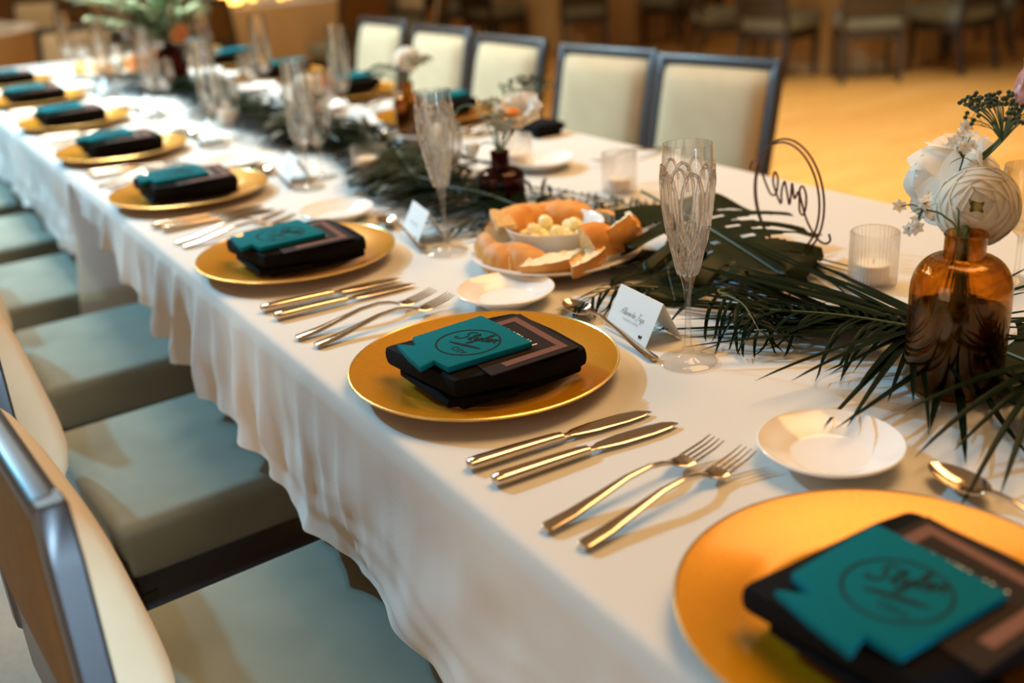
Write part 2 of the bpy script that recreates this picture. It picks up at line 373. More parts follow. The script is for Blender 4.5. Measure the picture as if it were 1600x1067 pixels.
# ------------------------------------------------------------------ chairs
def cushion(wy, h, depth, z0, xf, sgn, n=14, pw=2.6):
    v, f = [], []
    for i in range(n+1):
        for k in range(n+1):
            a, b_ = -1+2*i/n, -1+2*k/n
            bul = (1-abs(a)**4)**0.5*(1-abs(b_)**4)**0.5
            z = z0+h*(b_+1)/2
            v.append((xf(z)+sgn*(depth(z) if callable(depth) else depth)*bul, a*wy/2, z))
    for i in range(n):
        for k in range(n):
            q = (i*(n+1)+k, (i+1)*(n+1)+k, (i+1)*(n+1)+k+1, i*(n+1)+k+1)
            f.append(q if sgn > 0 else q[::-1])
    return v, f
LEAN = 0.17
OFF = 0.228
def bx(z): return -OFF-max(0, z-0.46)*LEAN
def make_chair(label, group):
    t = thing('banquet_chair', label, 'chair', (0, 0, 0), 0, group)
    v, f = rbox(0.43, 0.43, 0.1, 0.022, 4, (0, 0, 0.41))
    v = [(x, y, z+(0.012*max(0, 1-(x/.21)**2)*max(0, 1-(y/.21)**2) if z > 0.44 else 0)) for x, y, z in v]
    mk('seat', (v, f), 'seat', t)
    mk('apron', rbox(0.405, 0.405, 0.07, 0.008, 2, (0, 0, 0.327)), 'wood', t)
    for sy in (-1, 1):
        mk('leg', sweep_z([(0.185, sy*0.185, 0.012, 0.013), (0.185, sy*0.185, 0.33, 0.02)]), 'wood', t)
        mk('leg', sweep_z([(-0.26, sy*0.185, 0.012, 0.013), (-0.19, sy*0.185, 0.33, 0.02)]), 'wood', t)
        g = [(-0.206, sy*0.197, 0.30), (-0.222, sy*0.197, 0.40), (bx(0.52), sy*0.197, 0.52), (bx(0.66), sy*0.197, 0.66), (bx(0.80), sy*0.197, 0.80), (bx(0.862), sy*0.197, 0.862)]
        mk('stile', bar(g, 0.030, 0.034), 'wood', t)
    v, f = rbox(0.029, 0.40, 0.036, 0.009, 3)
    mk('top_rail', ([(x+bx(0.845)-z*0.15, y, z+0.845) for x, y, z in v], f), 'wood', t)
    v, f = rbox(0.022, 0.37, 0.13, 0.005, 2)
    mk('lower_rail', ([(x+bx(0.525+z), y, z+0.525) for x, y, z in v], f), 'wood', t)
    mk('back_cushion', cushion(0.366, 0.335, (lambda z: 0.035+0.20*(0.835-z)) if OFF > .3 else 0.040, 0.50, lambda z: bx(z)+0.008, 1), 'back', t)
    mk('rear_panel', cushion(0.366, 0.24, 0.014, 0.590, lambda z: bx(z)-0.008, -1), 'rear', t)
    return t
def sweep_z(s):
    v, f = [], []
    for (x, y, z, h) in s: v += [(x-h, y-h, z), (x+h, y-h, z), (x+h, y+h, z), (x-h, y+h, z)]
    for i in range(len(s)-1):
        for k in range(4): f.append((i*4+k, i*4+(k+1) % 4, (i+1)*4+(k+1) % 4, (i+1)*4+k))
    f += [(3, 2, 1, 0), tuple(len(s)*4-4+k for k in range(4))]; return v, f
def bar(pts, dx, dy):
    """square bar with chamfered corners through points that run upward"""
    v, f = [], []; c = 0.25
    prof = [(-1, -1+c), (-1+c, -1), (1-c, -1), (1, -1+c), (1, 1-c), (1-c, 1), (-1+c, 1), (-1, 1-c)]
    for i, (x, y, z) in enumerate(pts):
        k = 0.72 if i == len(pts)-1 else 1
        for a, b_ in prof: v.append((x+a*dx/2*k, y+b_*dy/2*k, z))
    pn = len(pts); n = 8
    # rounded top
    x, y, z = pts[-1]; v2 = [(x+a*dx/2*0.9, y+b_*dy/2*0.9, z-0.004) for a, b_ in prof]
    v[(pn-1)*n:(pn-1)*n] = v2; pn += 1
    for i in range(pn-1):
        for k in range(n): f.append((i*n+k, i*n+(k+1) % n, (i+1)*n+(k+1) % n, (i+1)*n+k))
    f += [tuple(range(n-1, -1, -1)), tuple((pn-1)*n+k for k in range(n))]; return v, f
ORD = ['first', 'second', 'third', 'fourth', 'fifth', 'sixth', 'seventh', 'eighth']
LEAN = 0.0; OFF = 0.318
proto = make_chair('cool-toned seat chair under the cloth, blue-lit back post, closest to the camera', 'chairs along the near table edge')
chairs = [(-0.220, 0.645, R(4)), (-0.200, 1.29, R(3)), (-0.18, 1.92, R(1)), (-0.19, 2.52, 0), (-0.19, 3.12, 0), (-0.19, 3.73, 0), (-0.19, 4.34, 0)]
for i, (x, y, a) in enumerate(chairs):
    if i == 0: c = proto; c.location = (x, y, 0.0065); c.rotation_euler = (0, 0, a)
    else: dup(proto, (x, y, 0.0065), a, 'cool-toned seat chair tucked under the near table edge, %s from the camera' % ORD[i], 'chairs along the near table edge')
LEAN = 0.22; OFF = 0.228
proto2 = None
# far side chairs: (top-centre x, y, heading of the way it faces)
for i, (x, y, a) in enumerate([(1.545, 1.89, R(192)), (1.505, 2.36, R(190)), (1.495, 2.93, R(184)), (1.525, 3.5, R(185)), (1.56, 4.12, R(183))]):
    off = 0.30
    LB = ['beige backed chair with blue shine on its dark frame, far side of table',
        'beige backed chair beside the blue-shining one on the far side', 'beige backed chair behind the dark bottle with the daisy, far side',
        'pale backed chair fourth from the camera on the far table side', 'pale backed chair fifth from the camera on the far table side'][i]
    if proto2 is None: proto2 = make_chair(LB, 'chairs along the far table edge'); c = proto2; c.location = (x+off*cos(a), y+off*sin(a), 0.0005); c.rotation_euler = (0, 0, a)
    else: dup(proto2, (x+off*cos(a), y+off*sin(a), 0.0005), a, LB)
a = R(-125)
dup(proto2, (0.52+0.3*cos(a), 5.62+0.3*sin(a), 0.0065), a, 'olive backed chair standing at the far end of the long table', None)

# ------------------------------------------------------------------ place settings
def plate_prof(r, well, rim, foot, th):
    return [(0.0005, foot), (well*0.9, foot), (well, foot+0.001), (well+0.006, foot+0.004), (r*0.93, rim-0.002), (r, rim), (r+0.0008, rim-0.0012), (r, rim-th),
            (r*0.9, rim-th-0.003), (well+0.004, foot-th+0.003), (well, 0.0), (0.0005, 0.0)]
def make_charger(L, g):
    t = thing('charger_plate', L, 'plate', (0, 0, 0), 0, g)
    mk('plate_body', lathe(plate_prof(0.165, 0.108, 0.022, 0.006, 0.003), 72), 'gold', t)
    mk('rim_edge', lathe([(0.1632, 0.0215), (0.1645, 0.0228), (0.1662, 0.0222), (0.1664, 0.0205), (0.1650, 0.0195)], 72), 'gold_rim', t)
    return t
def wob_slab(outline, z0, z1, bev, wav):
    v, f = extrude(outline, z0, z1, bev)
    return [(x, y, z+wav*sin(x*40+y*23)) for x, y, z in v], f
def rect(x0, x1, y0, y1, n=5, sag=0.0):
    P = []
    for (a, b_) in (((x0, y0), (x1, y0)), ((x1, y0), (x1, y1)), ((x1, y1), (x0, y1)), ((x0, y1), (x0, y0))):
        for k in range(n):
            t = k/n; P.append((a[0]+(b_[0]-a[0])*t, a[1]+(b_[1]-a[1])*t))
    return P
def make_napkin(L, g):
    t = thing('folded_napkin', L, 'napkin', (0, 0, 0), 0, g)
    mk('under_fold', wob_slab(rect(-0.086, 0.078, -0.098, 0.050), 0.0075, 0.021, 0.005, 0.0012), 'napkin', t)
    mk('top_fold', wob_slab([(-0.093, -0.094), (-0.03, -0.106), (0.02, -0.111), (0.077, -0.114), (0.08, -0.04), (0.079, 0.048), (0.04, 0.051), (-0.05, 0.054), (-0.108, 0.055), (-0.102, -0.02)], 0.0215, 0.0465, 0.0095, 0.0016), 'napkin', t)
    mk('side_flap', wob_slab([(-0.1, -0.088), (-0.02, -0.112), (-0.02, -0.1), (-0.088, -0.06), (-0.094, 0.03), (-0.1, 0.03)], 0.012, 0.0205, 0.002, 0.001), 'napkin', t)
    return t
def text_mesh(txt, size, xf, shear=0.0):
    cu = bpy.data.curves.new('t', 'FONT'); cu.body = txt; cu.size = size; cu.align_x = 'CENTER'; cu.shear = shear; cu.resolution_u = 3
    o = bpy.data.objects.new('t', cu); me = bpy.data.meshes.new_from_object(o)
    v = [xf(p.co.x, p.co.y) for p in me.vertices]; f = [tuple(q.vertices) for q in me.polygons]
    bpy.data.objects.remove(o); bpy.data.curves.remove(cu); bpy.data.meshes.remove(me); return v, f
# handwriting strokes, unit x-height 1, each letter: width, strokes
HW = {
 'S': (1.5, [[(1.5, 1.75), (1.2, 2.1), (.75, 1.9), (.7, 1.45), (1.05, 1.0), (.95, .35), (.4, .0), (-.1, .25), (.1, .55)]]),
 't': (.7, [[(0, .1), (.3, .9), (.5, 1.9), (.25, .5), (.4, 0), (.7, .15)], [(.0, 1.25), (.85, 1.4)]]),
 'y': (.9, [[(0, .3), (.15, .95), (.2, .3), (.45, .1), (.75, .9), (.6, 0), (.35, -.8), (.05, -.9), (.2, -.5), (.9, .15)]]),
 'l': (.6, [[(0, .1), (.45, 1.2), (.5, 2.0), (.25, 1.7), (.2, .4), (.35, 0), (.6, .15)]]),
 'e': (.7, [[(0, .15), (.45, .6), (.4, .95), (.15, .75), (.12, .25), (.35, 0), (.7, .2)]]),
 'r': (.7, [[(0, .1), (.2, .95), (.3, .8), (.55, .85), (.45, .3), (.55, 0), (.75, .1)]]),
 'A': (1.6, [[(-.2, .3), (.1, 0), (.6, 1.1), (1.05, 2.1), (1.0, 1.0), (1.1, .1), (1.5, .1)], [(.2, .8), (1.2, .85)]]),
 'x': (.8, [[(0, .8), (.25, .9), (.45, .1), (.8, .1)], [(.65, .95), (.05, 0)]]),
 'a': (.9, [[(.65, .85), (.35, .95), (.1, .5), (.2, .05), (.5, .2), (.68, .9), (.6, .2), (.9, .1)]]),
 'n': (.95, [[(0, .1), (.1, .9), (.1, 0), (.35, .85), (.55, .8), (.55, .15), (.95, .1)]]),
 'd': (.9, [[(.6, .8), (.3, .95), (.1, .45), (.25, .05), (.55, .3), (.85, 2.0), (.62, .3), (.9, .1)]]),
 'F': (1.4, [[(-.2, .0), (.2, -.4), (.5, .3), (.8, 1.9)], [(.1, 1.7), (.6, 2.1), (1.5, 1.95)], [(.3, 1.0), (1.0, 1.05)]]),
 'u': (.9, [[(0, .5), (.1, .9), (.15, .2), (.4, .05), (.62, .85), (.62, .1), (.9, .1)]]),
 'z': (.85, [[(0, .8), (.3, .95), (.55, .8), (.1, .1), (.45, .1), (.3, -.7), (.05, -.6), (.85, .15)]]),
 ' ': (.8, [])}
def handwriting(word, h, wd, xf, z, slant=0.35):
    """xf maps (u along the line, v up) to plane coords"""
    g = G(); tot = sum(HW[c][0] for c in word); u0 = -tot/2
    for c in word:
        wl, st = HW[c]
        for s in st:
            P = [(u0+x+slant*y, y) for x, y in s]; P = [(p.x, p.y) for p in smooth_path([(a, b_, 0) for a, b_ in P], 5)]
            Q = [xf(a*h, b_*h) for a, b_ in P]
            ws = [wd*(0.6+0.7*abs(sin(i*0.5))) for i in range(len(Q))]
            g.add(ribbon2d(Q, ws, z))
        u0 += wl
    return g
KZ = [(-.09, -.078), (-.035, -.0785), (.022, -.079), (.024, -.02), (.022, .037), (-.03, .034), (-.079, .030), (-.087, .004), (-.103, .023), (-.110, -.017), (-.114, -.057), (-.092, -.049)]
def make_cooler(L, g):
    t = thing('can_cooler', L, 'can cooler', (0, 0, 0), 0, g)
    mk('foam_sleeve', extrude(KZ, 0.0, 0.0075, 0.002), 'teal', t)
    zt = 0.0079; cx, cy = -0.036, -0.030
    ring = [(cx+0.038*cos(2*pi*k/64), cy+0.038*sin(2*pi*k/64)) for k in range(64)]
    mk('printed_ring', ribbon2d(ring, 0.0022, zt, True), 'ink', t, False)
    def xf(u, v): return (-0.0275+0.52*u+0.853*v, -0.030-0.853*u+0.52*v)     # word runs along the sitter's line of sight, rising to the plate centre
    mk('printed_script', handwriting('Styler', 0.0106, 0.0022, xf, zt, 0.22), 'ink', t, False)
    st = [(-0.0520+0.0165*k/10, -0.0140-0.0425*k/10) for k in range(11)]
    mk('printed_stroke', ribbon2d(st, [0.0010+0.0042*sin(pi*(k+.3)/10.8)**0.6 for k in range(11)], zt), 'ink', t, False)
    mk('printed_word', text_mesh('CITY', 0.0118, lambda x, y: (-0.0610+y, -0.0440-x, zt)), 'ink', t, False)
    return t
def make_menu(L, g):
    t = thing('menu_card', L, 'menu', (0, 0, 0), 0, g)
    mk('card', extrude([(-0.055, -0.1135), (0.066, -0.111), (0.072, 0.027), (-0.05, 0.029)], 0.0, 0.0016, 0.0003), 'menu', t, False)
    z = 0.0020; a, b_, c, d = (-0.03, -0.098), (0.052, -0.096), (0.057, 0.013), (-0.025, 0.014)
    mk('rose_border', ribbon2d([(a[0]+(b_[0]-a[0])*k/6, a[1]+(b_[1]-a[1])*k/6) for k in range(7)], 0.012, z), 'rose', t, False)
    g2 = G(); g2.add(ribbon2d([b_, c], 0.010, z)); g2.v, g2.f = [], []; g2.add(ribbon2d([(b_[0], b_[1]-.006), (c[0], c[1]+.006)], 0.010, z)); g2.add(ribbon2d([(c[0]-.005, c[1]), d], 0.012, z)); g2.add(ribbon2d([a, (b_[0]-.005, b_[1])], 0.012, z))
    t.children[1].data.clear_geometry(); t.children[1].data.from_pydata(g2.v, [], g2.f); t.children[1].data.update()
    mk('menu_lettering', text_mesh('MENU', 0.026, lambda x, y: (0.0155+y, -0.040-x*0.95, z)), 'cream_ink', t, False)
    return t
def make_fork(L, g):
    t = thing('dinner_fork', L, 'fork', (0, 0, 0), 0, g)
    hs = [(-0.112, 0.0060, 0.0036, 0.0018), (-0.108, 0.0088, 0.0038, 0.0026), (-0.08, 0.0080, 0.0060, 0.0026), (-0.045, 0.0058, 0.0115, 0.0026), (-0.01, 0.0040, 0.0175, 0.0026), (0.02, 0.0030, 0.0185, 0.0026), (0.038, 0.0032, 0.0150, 0.0024), (0.048, 0.0052, 0.0115, 0.0018)]
    mk('handle', sweep(hs), 'silver', t)
    g2 = G(); g2.add(sweep([(0.046, 0.0046, 0.0122, 0.0016), (0.052, 0.0092, 0.0098, 0.0014), (0.060, 0.0118, 0.0078, 0.0013), (0.068, 0.0120, 0.0074, 0.0012), (0.073, 0.0118, 0.0080, 0.0011)], 12))
    mk('head', g2, 'silver', t)
    for k in range(4):
        y = -0.0102+0.0068*k
        mk('tine', sweep([(0.071, 0.0016, 0.0078, 0.0011, y), (0.085, 0.0014, 0.0100, 0.0010, y*0.98), (0.10, 0.0012, 0.0125, 0.0009, y*0.96), (0.113, 0.0006, 0.0165, 0.0005, y*0.94)], 6), 'silver', t)
    return t
def make_knife(L, g):
    t = thing('dinner_knife', L, 'knife', (0, 0, 0), 0, g)
    mk('handle', sweep([(-0.113, 0.004, 0.006, 0.003), (-0.111, 0.0082, 0.006, 0.0050), (-0.10, 0.0092, 0.0062, 0.0056), (-0.05, 0.0080, 0.0060, 0.0052), (-0.008, 0.0068, 0.0054, 0.0046), (0.0, 0.0060, 0.005, 0.0040)], 14), 'silver', t)
    mk('blade', sweep([(-0.001, 0.0045, 0.0045, 0.0022), (0.008, 0.0046, 0.0042, 0.0016), (0.016, 0.0078, 0.0040, 0.0012, 0.002), (0.04, 0.0108, 0.0038, 0.0010, 0.002), (0.08, 0.0112, 0.0034, 0.0009, 0.001), (0.1, 0.0088, 0.0032, 0.0008, 0.0), (0.110, 0.0042, 0.0030, 0.0007, -0.002), (0.113, 0.001, 0.0028, 0.0005, -0.004)], 12), 'silver', t)
    return t
def make_spoon(L, g):
    t = thing('dessert_spoon', L, 'spoon', (0, 0, 0), 0, g)
    mk('handle', sweep([(-0.118, 0.004, 0.0036, 0.0014), (-0.114, 0.0070, 0.0038, 0.0020), (-0.085, 0.0058, 0.0052, 0.0020), (-0.03, 0.0036, 0.0125, 0.0022), (0.02, 0.0026, 0.0175, 0.0022), (0.042, 0.0028, 0.0158, 0.0022), (0.052, 0.0046, 0.0130, 0.0018)]), 'silver', t)
    v, f = [], []; n, m_ = 26, 7
    for layer in (0, 1):
        for j in range(m_+1):
            r = j/m_
            for k in range(n):
                a = 2*pi*k/n; x = 0.083+0.034*r*cos(a); wy = 0.0185*(1-0.16*cos(a)*r)
                z = 0.0035+0.0085*r**2 + 0.0015*(1-r)*0-(0.0012 if layer else 0)
                v.append((x, wy*r*sin(a), z))
    for layer in (0, 1):
        o = layer*(m_+1)*n
        for j in range(m_):
            for k in range(n):
                q = (o+j*n+k, o+j*n+(k+1) % n, o+(j+1)*n+(k+1) % n, o+(j+1)*n+k); f.append(q[::-1] if layer else q)
    for k in range(n): f.append((m_*n+k, m_*n+(k+1) % n, (2*m_+1)*n+(k+1) % n, (2*m_+1)*n+k))
    mk('bowl', (v, f), 'silver', t); return t
def make_saucer(L, g):
    t = lathe([(0.0005, 0.0065), (0.036, 0.0065), (0.041, 0.0080), (0.0425, 0.0092), (0.055, 0.0135), (0.068, 0.0205), (0.0705, 0.0222), (0.0718, 0.0212), (0.070, 0.0180), (0.055, 0.0100), (0.042, 0.0050), (0.040, 0.0), (0.036, 0.0), (0.034, 0.003), (0.0005, 0.003)], 56)
    o = mk('bread_saucer', t, 'china'); return tag(o, L, 'saucer', g)
def flute_r(z, P): return interp(z, [p[1] for p in P], [p[0] for p in P])
FO = [(.0004, 0.0), (.030, 0.0), (.0355, .0008), (.0362, .002), (.0345, .0034), (.024, .0058), (.0135, .0085), (.0080, .013), (.0055, .021), (.0042, .034), (.0036, .055), (.0036, .078), (.0047, .092), (.0078, .106), (.0135, .123), (.0175, .141), (.0240, .170), (.0285, .200), (.0302, .228), (.0296, .255), (.0286, .2705)]
FI = [(.0274, .2705), (.0284, .255), (.0290, .228), (.0272, .200), (.0226, .170), (.0160, .141), (.0118, .123), (.0058, .110), (.0004, .104)]
def make_flute(L, g, cut=True):
    t = thing('champagne_flute', L, 'glass', (0, 0, 0), 0, g)
    if cut:
        mk('glass_body', lathe(FO+FI, 40), 'flute', t)
        gg = G(); bowl = FO[11:]
        def on(a, z): r = flute_r(z, bowl)+0.0004; return (r*cos(a), r*sin(a), z)
        for k in range(6):
            a0 = 2*pi*k/6
            for (hz, wz, ph) in ((0.047, 0.46, 0), ):
                P = []
                for j in range(25):
                    q = 2*pi*j/24; P.append(on(a0+wz*cos(q)*(1.0-0.25*(sin(q) < 0)*abs(sin(q))), 0.195+hz*sin(q)))
                gg.add(tube(P, 0.0021, 7, False))
            P = []
            for j in range(17):
                q = pi*j/16; P.append(on(a0+pi/6+0.34*cos(q), 0.222+0.026*sin(q)))
            gg.add(tube(P, 0.0017, 7, False))
            for s in (-1, 1):
                for e in (0, pi/6):
                    gg.add(tube([on(a0+e+s*pi/6*(j/8)*1.5, 0.115+0.058*j/8) for j in range(9)], 0.0016, 7, False))
        mk('cut_pattern', gg, 'crystal', t)
    else:
        FB = [(.0004, 0.0), (.030, 0.0), (.0345, .001), (.034, .0022), (.02, .0042), (.0060, .010), (.0038, .02), (.0034, .06), (.0040, .078), (.0080, .088), (.0175, .098), (.0245, .116), (.0285, .145), (.0290, .18), (.0275, .225), (.0255, .270), (.0247, .270), (.0267, .225), (.028, .18), (.0275, .145), (.0235, .118), (.0165, .102), (.0004, .096)]
        mk('glass_body', lathe(FB, 32), 'clear', t)
    return t
def make_goblet(L, g):
    P = [(.0004, 0), (.030, 0), (.0335, .001), (.0325, .0024), (.018, .0045), (.0058, .010), (.0038, .02), (.0034, .055), (.0042, .068), (.0110, .075), (.0235, .088), (.0310, .105), (.0335, .125), (.0325, .150), (.0300, .168), (.0292, .168), (.0316, .150), (.0326, .125), (.0300, .106), (.0225, .091), (.010, .079), (.0004, .076)]
    o = mk('wine_glass', lathe(P, 32), 'clear'); return tag(o, L, 'glass', g)
def make_card(L, g, words, parts=True):
    """tent card: front panel faces -x; the ridge runs along y"""
    t = thing('place_card', L, 'card', (0, 0, 0), 0, g)
    H, D, Wd = 0.055, 0.029, 0.098
    def panel(s):
        x0, x1 = s*D, 0.0; th = 0.0004
        v = [(x0, -Wd/2, 0), (x0, Wd/2, 0), (x1, Wd/2, H), (x1, -Wd/2, H)]
        v += [(x+s*th, y, z) for x, y, z in v]
        return v, [(0, 1, 2, 3), (7, 6, 5, 4), (0, 4, 5, 1), (1, 5, 6, 2), (2, 6, 7, 3), (3, 7, 4, 0)]
    mk('front_panel', panel(-1), 'paper', t, False); mk('back_panel', panel(1), 'paper', t, False)
    L2 = math.hypot(H, D)
    def onp(u, q): s = q/L2; return (-D+D*s-0.0010*H/L2, -u, H*s+0.0010*D/L2)
    def lift(gm): return [onp(p[0], p[1]) for p in gm.v], gm.f
    if words:
        a = handwriting(words, 0.0043, 0.00040, lambda u, v: (u, v+0.0285), 0); mk('written_name', lift(a), 'grey_ink', t, False)
        tv, tf = text_mesh('TABLE ONE', 0.0044, lambda x, y: (x*1.6, y+0.021, 0)); b_ = G(); b_.add((tv, tf)); mk('small_lettering', lift(b_), 'pale_ink', t, False)
    else:
        b_ = G(); P = [(-0.022+0.0022*k, 0.030+0.0022*sin(k*2.1)) for k in range(21)]; b_.add(ribbon2d(P, 0.0007, 0)); mk('written_line', lift(b_), 'grey_ink', t, False)
    cow = [(-.0045, .004), (-.0035, .0045), (.002, .0042), (.0032, .0052), (.0048, .0044), (.0042, .0032), (.003, .0026), (.0028, .001), (.0028, -.001), (.0020, -.001), (.0018, .0008), (-.002, .0008), (-.0024, -.001), (-.0034, -.001), (-.0032, .001), (-.0040, .0016)]
    gg = G(); gg.add(([(x*0.9+0.031, y*0.9+0.0085, 0) for x, y in cow], [tuple(range(len(cow)))])); mk('printed_cow', lift(gg), 'ink', t, False)
    return t
STEP = 0.611
def side(i, near=True):
    return 'the %s %s place from camera' % (ORD[i], 'near-side' if near else 'far-side')
sets = [('charger_plate', make_charger, 'gold charger plate at %s', 'gold charger plates', 0, 0, 0, 0),
        ('napkin', make_napkin, 'folded black napkin on the gold plate at %s', 'folded black napkins', 0, 0, 0.0005, 0),
        ('menu', make_menu, 'brown menu card with rose border at %s', 'brown menu cards', 0, 0, 0.0478, 0),
        ('cooler', make_cooler, 'teal printed can cooler on the napkin at %s', 'teal can coolers', 0, 0, 0.0500, 0),
        ('knifeA', make_knife, 'silver knife, the one nearer the plate, at %s', 'silver knives', -0.024, -0.201, 0, R(-4)),
        ('knifeB', make_knife, 'silver knife, the one away from the plate, at %s', 'silver knives', -0.020, -0.243, 0, R(-3)),
        ('forkA', make_fork, 'silver fork, the one away from the plate, at %s', 'silver forks', -0.028, 0.280, 0, R(4)),
        ('forkB', make_fork, 'silver fork, the one nearer the plate, at %s', 'silver forks', -0.018, 0.240, 0, R(6)),
        ('spoon', make_spoon, 'silver dessert spoon above the plate at %s', 'silver spoons', 0.198, 0.012, 0, R(83)),
        ('saucer', make_saucer, 'small white bread saucer beside the forks at %s', 'white bread saucers', 0.160, 0.206, 0, 0),
        ('flute', make_flute, 'champagne flute standing behind the plate at %s', 'champagne flutes', 0.214, -0.130, 0, 0)]
near_y = [i*STEP for i in range(8)]
far_y = [1.69, 2.19, 2.80, 3.39, 3.99, 4.6]
FX = 0.790
for key, fn, lab, grp, dx, dy, dz, rz in sets:
    p0 = None; p_plain = None
    for i, y in enumerate(near_y):
        jr = R(random.uniform(-3, 3)) if i > 1 else 0; jx = random.uniform(-.004, .004) if i > 1 else 0
        loc = (dx+jx, y+dy, ZT+dz+(0.006 if key in ('napkin', 'menu', 'cooler') else 0)); L = lab % side(i)
        if key == 'flute' and i == 0: continue
        if key == 'flute' and i >= 3:
            if p_plain is None: p_plain = make_flute(L, grp, False); p_plain.location = loc
            else: dup(p_plain, loc, 0, L)
            continue
        if p0 is None: p0 = fn(L, grp); p0.location = loc; p0.rotation_euler = (0, 0, rz+jr)
        else: dup(p0, loc, rz+jr, L)
    for j, y in enumerate(far_y):
        if j == 0 and key not in ('napkin', 'forkA', 'knifeA', 'saucer'): continue
        if y+abs(dy) > END-0.1: continue
        fxx = FX+(0.04 if j == 0 else 0)
        loc = (fxx-dx, y-dy, ZT+dz+(0.006 if key in ('napkin', 'menu', 'cooler') and j else 0)-(0.0075 if key == 'napkin' and j == 0 else 0)); L = lab % side(j, False)
        if key == 'napkin' and j == 0: L = 'folded black napkin lying on the bare cloth, far table side'
        src = p_plain if key == 'flute' else p0
        q_ = dup(src, loc, rz+pi, L)
        if j == 0 and key == 'napkin': q_.scale = (.45, .6, .8); q_.location.x = .87; q_.location.y = 1.78
card = make_card('white place card reading Alexander Fuze leaning by the spoon', 'white place cards', 'Alexander Fuze')
card.location = (0.232, 0.592, ZT); card.rotation_euler = (0, 0, R(-5))
pc = None
for i in range(8):
    if i == 1: continue
    L = 'white tent place card at ' + side(i)
    loc = (0.205 if i == 0 else 0.228, i*STEP-0.02+(-0.03 if i == 0 else 0.0), ZT)
    if pc is None: pc = make_card(L, 'white place cards', None); pc.location = loc; pc.rotation_euler = (0, 0, R(-6))
    else: dup(pc, loc, R(-6+random.uniform(-6, 6)), L)
for j, y in enumerate(far_y):
    if j == 0 or y > 4.5: continue
    dup(pc, (FX-0.225, y+0.02, ZT), pi+R(random.uniform(-6, 6)), 'white tent place card at ' + side(j, False))
# ------------------------------------------------------------------ wine glasses
gob = make_goblet('stemmed wine glass behind the amber bottle at the frame edge', 'stemmed wine glasses'); gob.location = (0.735, 0.392, ZT)
dup(gob, (0.352, 1.325, ZT), 0, 'stemmed wine glass among leaves beside the dark bottle')
for i in range(3, 8): dup(gob, (0.275, i*STEP-0.06, ZT), 0, 'stemmed wine glass behind the flute at ' + side(i))
for j in range(1, 5): dup(gob, (FX-0.285, far_y[j]+0.07, ZT), 0, 'stemmed wine glass behind the flute at ' + side(j, False))
# ------------------------------------------------------------------ votives
def make_votive(L, g):
    nf = 36
    P = [(.0004, .0), (.030, .0), (.0325, .003), (.0325, .078), (.0318, .0795), (.0300, .0795), (.0296, .078), (.0296, .010), (.028, .008), (.0004, .008)]
    def wob(a, z): return 1+0.045*abs(cos(a*nf/2))*(1 if .002 < z < .0785 else 0.2)
    o = mk('votive_holder', lathe(P, nf*4, (0, 0, 0), wob), 'ribbed'); return tag(o, L, 'candle holder', g)
def make_tealight(L, g, h=0.024, r=0.022):
    t = thing('votive_candle', L, 'candle', (0, 0, 0), 0, g)
    mk('wax', lathe([(.0004, 0), (r, 0), (r+.0005, .002), (r+.0005, h-.001), (r-.001, h), (.01, h-.002), (.0004, h-.002)], 28), 'wax', t)
    mk('wick', tube([(0, 0, h-.002), (0.0005, 0, h+.006)], .0008, 6), 'ink', t); return t
VOT = [((0.592, 0.520), 'ribbed glass votive holder standing between the table number and amber bottle', 'white candle in the ribbed holder by the amber bottle', .024),
       ((0.660, 1.195), 'ribbed glass votive holder on bare cloth behind the bread plate', 'white candle in the holder behind the bread plate', .020),
       ((0.342, 1.672), 'ribbed glass votive holder at the leaf edge behind the second flute', 'white candle in the holder at the leaf edge', .042),
       ((0.618, 1.500), 'clear votive holder standing behind the daisy in the dark bottle', 'white candle in the holder behind the daisy', .03),
       ((0.335, 2.60), 'ribbed votive holder among leaves beside the third flute', 'white candle among leaves beside the third flute', .04),
       ((0.60, 2.62), 'ribbed votive holder on far edge of the leaf runner, back table', 'white candle on far edge of the leaf runner', .03),
       ((0.36, 3.45), 'ribbed votive holder in front of the fern arrangement', 'white candle in front of the fern arrangement', .03)]
v0 = make_votive(VOT[0][1], 'ribbed votive holders'); t0 = make_tealight(VOT[0][2], 'votive candles')
for i, ((x, y), a, b_, h) in enumerate(VOT):
    if i == 0: v, t = v0, t0
    else: v, t = dup(v0, (0, 0, 0), 0, a), dup(t0, (0, 0, 0), 0, b_)
    v.location = (x, y, ZT); t.location = (x, y, ZT+0.0085); t.scale = (1, 1, h/.024)

# ------------------------------------------------------------------ bottles
def make_bottle(L, mt, r, hs, hn, rn, ht, wall, water):
    t = thing('glass_bottle', L, 'bottle', (0, 0, 0), 0, None)
    O = [(.0005, .0), (r*.86, .0), (r*.96, .003), (r, .009), (r, hs)]
    for k in range(1, 10): q = k/9*pi/2; O.append((rn+(r-rn)*cos(q)**0.9, hs+(hn-hs)*sin(q)))
    O += [(rn, hn+.002), (rn, ht-.004), (rn+.0012, ht-.002), (rn, ht)]
    I = [(rn-wall, ht), (rn-wall, hn)]
    for k in range(8, -1, -1): q = k/9*pi/2; I.append((rn-wall+(r-rn)*cos(q)**0.9, hs-wall*.5+(hn-hs)*sin(q)*.98))
    I += [(r-wall, .012), (r-wall-.004, .007), (.0005, .009)]
    mk('bottle_body', lathe(O+I, 56), mt, t)
    if water:
        rw = r-wall-.0006
        mk('water', lathe([(.0005, .0096), (rw-.005, .0078), (rw, .0125), (rw, water), (.0005, water)], 40), 'water', t)
    return t
BA = (0.388, 0.236)
b1 = make_bottle('large amber glass bottle of white flowers beside the palm leaves', 'amber', .0525, .116, .155, .0215, .181, .003, .096); b1.location = (BA[0], BA[1], ZT)
